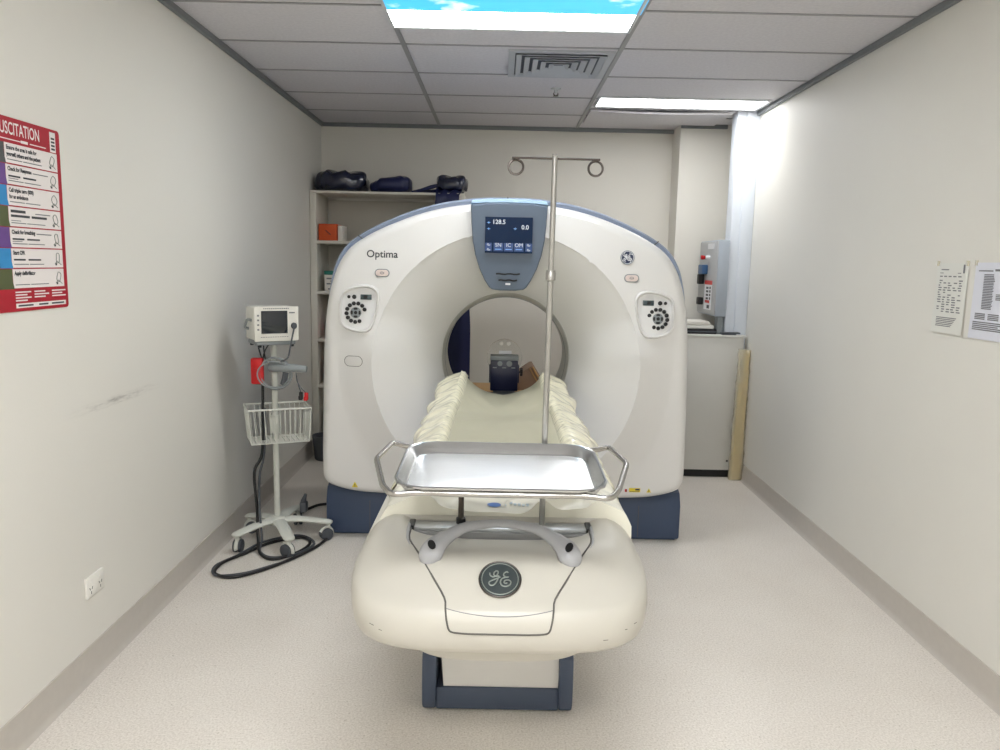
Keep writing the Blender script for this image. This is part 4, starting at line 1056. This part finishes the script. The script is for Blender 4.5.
# ------------------------------------------------------------------ shelf unit
SX0, SX1, SY0, SY1 = -1.455, -.285, 5.955, 6.375
t = thing('shelf_unit', 'tall off-white open shelf unit in the far corner behind the scanner', 'shelf unit', ((SX0 + SX1) / 2, 6.17, 0))
for x in (SX0, SX1 - .05):
    b = MB(); b.box(x, x + .05, SY0, SY1, 0, 2.022, .002); b.build('end_panel', M['shelf'], t)
ZS = [2.04, 1.668, 1.283, .915, .555, .12]
for z in ZS:
    b = MB(); b.box(SX0 + (0 if z > 2 else .05), SX1 - (0 if z > 2 else .05), SY0 - .004 * (z > 2), SY1 - .012, z - .018 - (.006 if z < 2 else 0), z, .002); b.build('shelf_board', M['shelf'], t)
MB().box(SX0 + .05, SX1 - .05, SY1 - .012, SY1, .0, 2.0).build('back_board', M['shelf_back'], t)
# bags on top
def bag(name, x0, x1, h, y0, y1, z, seed, label, m='navy_bag', slope=0.0):
    rnd = random.Random(seed); NUq, NVq = 30, 16; b = MB(); rws = []
    f1, f2, f3 = [rnd.uniform(0, 6) for _ in range(3)]
    for j in range(NVq + 1):
        v = j / NVq; a = pi * v; row = []
        for i in range(NUq):
            q = 2 * pi * i / NUq
            cx_, cy_ = (x0 + x1) / 2, (y0 + y1) / 2
            ex = math.copysign(abs(cos(q)) ** .55, cos(q)); ey = math.copysign(abs(sin(q)) ** .6, sin(q))
            s_ = abs(sin(a)) ** .45
            zz = z + h * (0.5 - 0.5 * math.copysign(abs(cos(a)) ** .6, cos(a))) * (1 + slope * ex)
            k = 1 + .03 * sin(5 * q + f1 + 4 * v) + .03 * sin(11 * q + f2 - 7 * v)
            zz += (h * .10 * sin(7 * ex + f3 + 3 * ey) + h * .08 * sin(15 * ex - 9 * ey + f1)) * (v > .3) * s_
            row.append((cx_ + (x1 - x0) / 2 * ex * s_ * k, cy_ + (y1 - y0) / 2 * ey * s_ * k, max(z, zz)))
        rws.append(row)
    b.loft(rws, closed=True)
    return b.build(name, M[m], smooth=80)
tag(bag('plastic_bag', -1.435, -1.04, .150, 5.97, 6.32, 2.041, 3, ''), 'biggest shiny dark bag on the top shelf, in the wall corner', 'bag', 'dark bags on the top shelf')
tag(bag('plastic_bag', -1.01, -.70, .112, 5.97, 6.30, 2.041, 8, '', 'navy_cloth', .15), 'flatter folded dark bag on the top shelf, between the corner bag and the apron', 'bag', 'dark bags on the top shelf')
# lead apron draped over the top shelf
b = MB(); rws = []
for j in range(61):
    s_ = j / 60
    row = []
    for i in range(31):
        u = i / 30
        if s_ < .22:    # lying on the shelf
            q = s_ / .22; y = 6.26 - .30 * q; z = 2.048 + .085 * sin(pi * min(1, q * 1.05)) * (.6 + .4 * u) + .012 * sin(u * 17 + q * 9)
            xl, xr = -.50, -.30
        else:
            q = (s_ - .22) / .78; y = 5.945 - .018 * sin(u * 9 + 1) * min(1, q * 4) - .012 * sin(min(1, q * 6) * pi / 2); z = 2.05 - 1.55 * q
            xl, xr = -.498 - .04 * sstep(0, .25, q), -.322 + .10 * sstep(.0, .7, q)
        row.append((xl + (xr - xl) * u, y, z))
    rws.append(row)
b.loft(rws, closed=False); b.loft([[(x, y - .006, z + .004) for x, y, z in r] for r in rws], closed=False)
ed = [[r[0] for r in rws], [r[-1] for r in rws], rws[0], rws[-1]]
for e_ in ed: b.loft([e_, [(x, y - .006, z + .004) for x, y, z in e_]], closed=False)
tag(b.build('protective_apron', M['navy_cloth'], smooth=80), 'long navy protective apron hanging from the end of the top shelf', 'apron')
tag(bag('apron_bundle', -.50, -.265, .115, 5.95, 6.2, 2.058, 15, '', 'navy_bag'), 'bunched dark cloth lying on top of the hanging navy apron', 'cloth')
b = MB(); b.tube([(-.69, 6.02, 2.050), (-.62, 6.01, 2.062), (-.54, 6.0, 2.085), (-.49, 6.0, 2.10)], [.008, .012, .016, .012], n=10, sub=5)
b.tube([(-.68, 6.04, 2.049), (-.6, 6.05, 2.052), (-.5, 6.04, 2.062)], [.008, .012, .014], n=8, sub=4)
tag(b.build('apron_strap', M['navy_cloth'], smooth=80), 'dark strap trailing along the top shelf beside the hanging apron', 'strap')
# boxes on the shelves
def carton(name, x0, x1, y0, y1, z0, h, m, label, extra=None):
    o = thing(name, label, 'box', ((x0 + x1) / 2, (y0 + y1) / 2, z0))
    b = MB(); b.box(x0, x1, y0, y1, z0, z0 + h, .003); b.build('carton', M[m], o)
    if extra: extra(o)
    return o
def ex_orange(o):
    b = MB(); b.tube([(-1.338, 5.968, 1.745), (-1.30, 5.968, 1.712)], .006, n=6, flat=.4); b.build('printed_slash', M['ink'], o)
carton('supply_box', -1.392, -1.255, 5.97, 6.2, 1.6685, .125, 'orange', 'orange box on the shelf below the bags', ex_orange)
carton('supply_box', -1.250, -1.215, 5.99, 6.18, 1.6685, .115, 'card_white', 'narrow white box beside the orange box')
def ex_green(o):
    b = MB(); b.box(-1.357, -1.218, 5.982, 6.142, 1.408, 1.438, .002); b.build('lid_band', M['green'], o)
    b = MB()
    for k, (x, z) in enumerate(((-1.32, 1.38), (-1.29, 1.36), (-1.32, 1.34), (-1.28, 1.32), (-1.31, 1.30))): b.box(x - .018, x + .02, 5.983, 5.99, z - .006, z + .005)
    b.build('print', M['inkgrey'], o)
carton('supply_box', -1.355, -1.22, 5.985, 6.14, 1.2835, .145, 'card_white', 'white box with a green lid band on the middle shelf', ex_green)
b = MB(); b.box(-1.39, -1.06, 6.15, 6.34, 1.2835, 1.31, .006); b.box(-1.388, -1.06, 6.155, 6.34, 1.311, 1.335, .006)
tag(b.build('folded_linen', M['dark_grey'], smooth=40), 'dark folded cloths behind the green-banded box', 'cloth')
tag(bag('red_bag', -1.345, -1.27, .16, 6.0, 6.2, .9155, 21, '', 'red'), 'small red bag on the shelf hidden mostly by the scanner', 'bag')
def ex_brown(o):
    b = MB(); b.box(-1.372, -1.26, 5.995, 6.01, .66, .69); b.box(-1.372, -1.26, 5.995, 6.01, .57, .60); b.build('pale_stripes', M['card_white'], o)
carton('supply_box', -1.37, -1.262, 6.0, 6.2, .5555, .175, 'brown', 'brown and white striped box on a low shelf', ex_brown)
def ex_low(o):
    b = MB(); b.box(-1.37, -1.26, 5.995, 6.01, .22, .25); b.build('red_stripe', M['red'], o)
carton('supply_box', -1.38, -1.262, 6.0, 6.2, .1205, .20, 'card_white', 'white box with a red stripe on the lowest shelf', ex_low)
b = MB(); b.lathe([(.001, 0), (.085, 0), (.092, .01), (.105, .17), (.108, .172), (.108, .19), (.10, .19), (.09, .02), (.001, .018)], (-1.31, 5.80, 0), n=28)
tag(b.build('waste_bin', M['dark_grey'], smooth=40), 'dark grey bin on the floor in front of the shelf unit', 'bin')

# ------------------------------------------------------------------ right corner: cabinet, enclosure, packet
t = thing('storage_cabinet', 'white metal cabinet standing behind the scanner near the pale pillar', 'cabinet', (1.48, 5.72, 0))
b = MB(); b.box(1.20, 1.755, 5.585, 6.12, .055, 1.03, .006); 
# leave the pillar clear: the cabinet body stops short of it
b = MB(); b.box(1.16, 1.58, 5.60, 6.10, .055, 1.03, .004); b.box(1.16, 1.757, 5.50, 5.572, .055, 1.03, .004); b.box(1.56, 1.63, 5.56, 5.74, .055, 1.03); b.box(1.16, 1.60, 5.56, 5.62, .055, 1.03)
b.build('body', M['cabinet'], t)
b = MB(); b.box(1.14, 1.772, 5.49, 5.574, 1.03, 1.048, .003); b.box(1.14, 1.58, 5.57, 6.10, 1.03, 1.048, .003); b.build('top_panel', M['cabinet'], t)
b = MB(); b.box(1.18, 1.74, 5.515, 5.57, 0, .056); b.box(1.18, 1.57, 5.57, 6.08, 0, .056); b.build('plinth', M['black'], t)
b = MB(); b.lathe([(.0005, 5.495), (.007, 5.496), (.008, 5.502)], (1.69, 0, .125), 'y', n=14); b.build('lock', M['black'], t)
# things on top of the cabinet
b = MB().use(M['black']); b.box(1.20, 1.575, 5.56, 5.86, 1.0485, 1.085, .006); b.use(M['dark_grey']); b.box(1.20, 1.57, 5.558, 5.62, 1.060, 1.070)
bo = thing('document_box', 'flat black tray on top of the white cabinet', 'tray', (1.39, 5.7, 1.0485)); b.build('tray_body', None, bo)
for k, (dx, m_, lab) in enumerate(((0, 'paper', 'lower white paper stack on the black tray'), (-.03, 'card_white', 'upper white paper stack on the black tray'))):
    b = MB(); z0 = 1.0855 + k * .027
    b.box(1.19 + dx, 1.555 + dx, 5.57, 5.85, z0, z0 + .024, .003); tag(b.build('paper_stack', M[m_], smooth=40), lab, 'papers')
b = MB(); b.box(1.60, 1.70, 5.50, 5.562, 1.0485, 1.056, .002); b.box(1.598, 1.73, 5.505, 5.56, 1.0565, 1.067, .002)
tag(b.build('clipboard_stack', M['dark_grey']), 'thin dark folders lying on the cabinet edge by the pillar', 'folder')
# grey control enclosure on the corner
t = thing('control_enclosure', 'tall grey wall enclosure with stickers and switches above the white cabinet', 'control box', (1.60, 5.84, 1.17))
b = MB(); b.box(1.556, 1.632, 5.56, 6.06, 1.175, 1.722, .005); b.build('housing', M['ebox'], t)
b = MB(); b.box(1.548, 1.558, 5.568, 6.05, 1.185, 1.714, .003); door = b.build('front_door', M['ebox_face'], t)
for y0, y1, z0, z1 in ((5.66, 5.82, 1.66, 1.70), (5.66, 5.85, 1.215, 1.42)):
    b = MB(); b.box(1.545, 1.5485, y0, y1, z0, z1); st_ = b.build('white_sticker', M['badge_white'], door)
b = MB().use(M['red']); b.box(1.544, 1.546, 5.65, 5.85, 1.40, 1.43); b.box(1.544, 1.5455, 5.70, 5.82, 1.265, 1.285); b.use(M['ink'])
for k in range(4): b.box(1.5435, 1.5455, 5.68, 5.71, 1.29 + k * .026, 1.308 + k * .026); b.box(1.5435, 1.5455, 5.74, 5.80, 1.29 + k * .026, 1.305 + k * .026)
b.box(1.5435, 1.5455, 5.70, 5.76, 1.225, 1.25); b.build('sticker_print', None, door)
for y, z, m_, r_ in ((5.90, 1.60, 'red', .015), (5.76, 1.60, 'badge_white', .013)):
    b = MB(); b.lathe([(.0005, 1.515), (r_, 1.518), (r_ * 1.1, 1.53), (r_ * .8, 1.549)], (0, y, z), 'x', n=16); b.build('push_button', M[m_], t)
b = MB(); b.box(1.505, 1.549, 5.80, 5.92, 1.475, 1.545, .006); b.build('blue_switch', mat('blue_plastic', srgb(52, 88, 128), .4, vary=.04), t)
b = MB(); b.box(1.508, 1.549, 5.89, 5.95, 1.40, 1.475, .006); b.build('lever_handle', M['black'], t)
b = MB(); b.box(1.512, 1.549, 5.88, 5.95, 1.245, 1.30, .006); b.build('latch', M['black'], t)
b = MB(); b.box(1.582, 1.624, 5.585, 5.66, 1.0485, 1.176, .003); b.build('conduit', M['mid_grey'], t)

# yellow foam pieces in a clear wrapper leaning into the corner
t = thing('foam_packet', 'tall narrow pack of yellow foam in crinkled clear plastic, standing between cabinet and wall', 'foam pack', (1.735, 5.44, 0))
for k, (x0, x1, y0, h, m_) in enumerate(((1.706, 1.735, 5.436, .70, 'foam'), (1.738, 1.770, 5.432, .935, 'foam'))):
    b = MB(); rg = []
    for z, d in ((.012, 0), (h, .022)):
        rg.append([(x0 + d, y0, z), (x1 + d * .6, y0, z), (x1 + d * .6, y0 + .035, z), (x0 + d, y0 + .035, z)])
    b.loft(rg, closed=True, cap0=True, cap1=True); b.build('foam_strip', M[m_], t, smooth=20)
b = MB(); rg = []
for j in range(25):
    z = .002 + .952 * j / 24; row = []
    xa, xb = 1.690 + .024 * z, 1.785
    for i in range(20):
        q = 2 * pi * i / 20; ex = math.copysign(abs(cos(q)) ** .5, cos(q)); ey = math.copysign(abs(sin(q)) ** .5, sin(q))
        wv = .012 * noise.noise(Vector((i * .8, j * .45, 1.0))) + .004 * sin(j * 3.7 - i * .9)
        row.append(((xa + xb) / 2 + ((xb - xa) / 2 + wv * .5) * ex, 5.448 + (.034 + wv) * ey, z))
    rg.append(row)
b.loft(rg, closed=True, cap0=True, cap1=True); b.build('plastic_wrapper', M['film'], t, smooth=80)

# ------------------------------------------------------------------ wall things
# poster on the left wall; u runs along +y, v up
PY0, PY1, PZ0, PZ1 = 2.195, 2.608, 1.346, 1.917
t = thing('resuscitation_poster', 'red-bordered resuscitation chart with white step boxes on the bare side wall', 'poster', (XL, (PY0 + PY1) / 2, PZ0))
def pm(y, z, off): return frame_mtx((XL + off, y, z), (0, 1, 0), (0, 0, 1))
b = MB(); rr_ = .012; P_ = []
for cy_, cz_, a0 in ((PY1 - rr_, PZ1 - rr_, 0), (PY0 + rr_, PZ1 - rr_, pi / 2), (PY0 + rr_, PZ0 + rr_, pi), (PY1 - rr_, PZ0 + rr_, 3 * pi / 2)):
    for k in range(6): a = a0 + k * pi / 10; P_.append((cy_ + rr_ * cos(a), cz_ + rr_ * sin(a)))
b.prism(P_, XL - .0002, XL + .004, lambda u, v, d: (d, u, v)); b.build('red_board', M['red_print'], t)
bw, bk = MB().use(M['poster_white']), MB().use(M['ink'])
o1, o2 = .0042, .0048
bw.text('RESUSCITATION', .051, pm(2.249, 1.868, o1), bold=.0006, squash=.66)
def bar(mb, y0, y1, z0, z1, off=o2): mb.box(XL + off - .0004, XL + off, y0, y1, z0, z1)
bar(bw, 2.23, 2.40, 1.8515, 1.8545, o1); bar(bw, 2.40, 2.435, 1.8495, 1.8575, o1); bar(bw, 2.445, 2.53, 1.8515, 1.8545, o1)
bar(bw, 2.553, 2.585, 1.825 + .02, 1.908, o1)
for k in range(4): bar(bk, 2.559, 2.579, 1.852 + k * .011, 1.858 + k * .011)
bk.build('tab_print', None, t)
steps = [('Ensure the area is safe for', 'yourself, others and the patient', 'p_grey'), ('Check for Response', '', 'p_violet'), ('Call triple zero (000)', 'for an ambulance', 'p_blue'),
         ('', '', 'p_olive'), ('Check for breathing', '', 'p_violet'), ('Start CPR', '', 'p_blue'), ('Apply defibrillator', '', 'p_olive')]
pit = (1.842 - 1.412) / 7
side = []
for i, (a, c, mm) in enumerate(steps):
    zt = 1.842 - i * pit; zb = zt - pit + .004
    bar(bw, 2.318, 2.588, zb, zt, o1)
    bk = MB().use(M['ink'])
    s_ = MB(); s_.prism([(2.205, zb - .002), (2.322, zb - .002), (2.316, zb + .02), (2.316, zt), (2.205, zt)], XL + .004, XL + .0046, lambda u, v, d: (d, u, v)); s_.build('step_tab', M[mm], t)
    if a: bk.text(a, .0165, pm(2.326, zt - .018, o2), bold=.0007, squash=.86)
    if c: bk.text(c, .0165, pm(2.326, zt - .037, o2), bold=.0007, squash=.80)
    if not a:
        bar(bk, 2.328, 2.40, zt - .017, zt - .009); bar(bk, 2.328, 2.42, zt - .030, zt - .023); bar(bk, 2.43, 2.51, zt - .030, zt - .023)
    if i in (1, 4, 5):
        bar(bk, 2.328, 2.385, zt - .036, zt - .031); bar(bk, 2.40, 2.465, zt - .036, zt - .031)
    gr = MB()
    gr.use(M['inkgrey'])
    bar(gr, 2.328, 2.40, zb + .009, zb + .0115); bar(gr, 2.405, 2.50 - .01 * (i % 3), zb + .009, zb + .0115)
    if i in (1, 3, 4): bar(gr, 2.45, 2.53, zt - .017, zt - .014); bar(gr, 2.328, 2.375, zb + .016, zb + .018)
    # little line drawing at the end of each step
    gr.use(M['badge_line'])
    cy_, cz_ = 2.558, (zt + zb) / 2
    gr.tube([(XL + o2, cy_ + .012 * cos(q) * (1 + .3 * sin(2 * q + i)), cz_ + .002 + .016 * sin(q)) for q in [2 * pi * k / 14 for k in range(14)]], .0012, n=4, closed=True)
    gr.tube([(XL + o2, cy_ - .018, cz_ - .018), (XL + o2, cy_ - .004, cz_ - .008), (XL + o2, cy_ + .018, cz_ - .02)], .0013, n=4)
    gr.use(M['ink']); bar(gr, cy_ - .014, cy_ - .006, cz_ - .022, cz_ - .015)
    bk.build('step_text', None, t); gr.build('step_drawing', None, t)
bk = MB().use(M['ink'])
bar(bw, 2.205, 2.24, 1.368, 1.40, o1)
for k in range(3):
    for j in range(4 - (k > 0)): bar(bw, 2.325 + k * .095, 2.325 + k * .095 + .078 - .02 * ((j + k) % 2), 1.404 - j * .0085 - .002, 1.407 - j * .0085 - .001, o1)
bar(bw, 2.325, 2.592, 1.356, 1.370, o1)
for y0, y1 in ((2.335, 2.41), (2.44, 2.49), (2.51, 2.58)): bar(bk, y0, y1, 1.3605, 1.3655)
bw.build('white_print', None, t); bk.build('footer_print', None, t)

# papers on the right wall in clear pockets, u runs toward the camera (-y)
def notice(y0, y1, z0, z1, m_, label, kind):
    t = thing('wall_notice', label, 'notice', (XR, (y0 + y1) / 2, z0), 'printed notices on the wall')
    b = MB(); rows = []
    cur = lambda u, v: .0015 + .006 * (v ** 2) * (1 if kind == 0 else .5) + .004 * sin(pi * u) * (1 - v)
    def at_(u, v, off=0): return (XR - .001 - cur(u, v) - off, y1 + (y0 - y1) * u, z1 + (z0 - z1) * v)
    for j in range(13): rows.append([at_(i / 8, j / 12) for i in range(9)])
    b.loft(rows, closed=False); b.loft([[(x + .0008, y, z) for x, y, z in r] for r in rows], closed=False); b.build('sheet', M[m_], t, smooth=80)
    def br(mb, u0, u1, v0, v1):
        n = 2; vs = [at_(u0, v0, .0009), at_(u1, v0, .0009), at_(u1, v1, .0009), at_(u0, v1, .0009)]; mb._add(vs, [[0, 1, 2, 3]])
    k1 = MB(); rnd = random.Random(5 + kind)
    if kind == 0:
        br(k1, .15, .42, .085, .10); br(k1, .12, .80, .135, .145); br(k1, .85, .90, .02, .14)
        for q in range(5): br(k1, .12 + q * .15, .12 + q * .15 + .10, .18, .197)
        for r_ in range(14):
            v = .24 + r_ * .034
            for c_ in range(5):
                if rnd.random() < .72: u = .10 + c_ * .16 + rnd.uniform(0, .03); br(k1, u, u + rnd.uniform(.06, .12), v, v + .016)
        for r_ in range(6): br(k1, .14 + .02 * rnd.random(), .80 - .03 * r_, .77 + r_ * .024, .782 + r_ * .024)
    else:
        br(k1, .12, .55, .10, .115); br(k1, .60, .90, .085, .112)
        for r_ in range(22):
            v = .15 + r_ * .021; br(k1, .30, .62 - .05 * rnd.random(), v, v + .013)
            if r_ in (12, 13, 14, 15): br(k1, .68, .92, v, v + .013)
        for r_ in range(4): br(k1, .14, .44, .66 + r_ * .022, .674 + r_ * .022); br(k1, .52, .82, .66 + r_ * .022, .674 + r_ * .022)
        for r_ in range(5): br(k1, .10, .93 - .1 * (r_ == 2), .77 + r_ * .024, .785 + r_ * .024)
    k1.build('print', M['inkgrey'], t, fixn=False)
    for u in (.02, .96):
        b = MB(); c = at_(u, -.01); b.box(c[0] - .002, c[0] + .0005, c[1] - .008, c[1] + .008, c[2] - .014, c[2] + .006); b.build('tape', M['film'], t)
    return t
notice(2.966, 3.178, 1.282, 1.560, 'paper', 'curled white printed notice on the wall, the one farther into the room', 0)
notice(2.718, 2.925, 1.280, 1.562, 'paper_cool', 'bluish-white printed notice on the wall, the one nearer the room entry', 1)

# double power point
t = thing('power_point', 'white double power point low on the bare side wall', 'power point', (XL, 2.667, .305))
b = MB(); b.box(XL, XL + .010, 2.607, 2.727, .300, .412 - .036, .003); b.build('plate', M['socket'], t)
for y in (2.635, 2.699):
    b = MB()
    for dy, dz, a in ((-.008, .006, .5), (.008, .006, -.5), (0, -.010, 0)):
        m4 = Matrix.Translation((XL + .0102, y + dy, .326 + dz)) @ Matrix.Rotation(a, 4, 'X'); b.box(-.0008, .0004, -.0016, .0016, -.005, .005, mtx=m4)
    b.build('outlet_slots', M['ink'], t)
    b = MB(); b.box(XL + .009, XL + .0135, y - .007, y + .007, .350, .366, .001); b.build('switch', M['socket'], t)

# ------------------------------------------------------------------ world, camera, view
w = bpy.data.worlds.new('room_world'); SC.world = w; w.use_nodes = True
w.node_tree.nodes['Background'].inputs[0].default_value = (0.5, 0.5, 0.5, 1); w.node_tree.nodes['Background'].inputs[1].default_value = 0.2

f_px, pitch, yaw, roll = 770.17, .1434, .0025, .0213
fw_ = Vector((sin(yaw) * cos(pitch), cos(yaw) * cos(pitch), -sin(pitch))); rt_ = Vector((cos(yaw), -sin(yaw), 0)); up_ = rt_.cross(fw_)
rt2 = rt_ * cos(roll) + up_ * sin(roll); up2 = up_ * cos(roll) - rt_ * sin(roll)
cam = bpy.data.cameras.new('camera'); co = bpy.data.objects.new('camera', cam); COL.objects.link(co)
cam.sensor_fit = 'HORIZONTAL'; cam.sensor_width = 36; cam.lens = f_px / 1000 * 36; cam.clip_start = .05
mw = Matrix((rt2, up2, -fw_)).transposed().to_4x4(); mw.translation = (0, 0, 1.52); co.matrix_world = mw
SC.camera = co
SC.view_settings.view_transform = 'Standard'; SC.view_settings.look = 'None'
SC.view_settings.exposure = 1.15; SC.view_settings.gamma = 1.0; SC.view_settings.use_curve_mapping = False
SC.cycles.use_denoising = True
SC.cycles.max_bounces = 10; SC.cycles.diffuse_bounces = 6
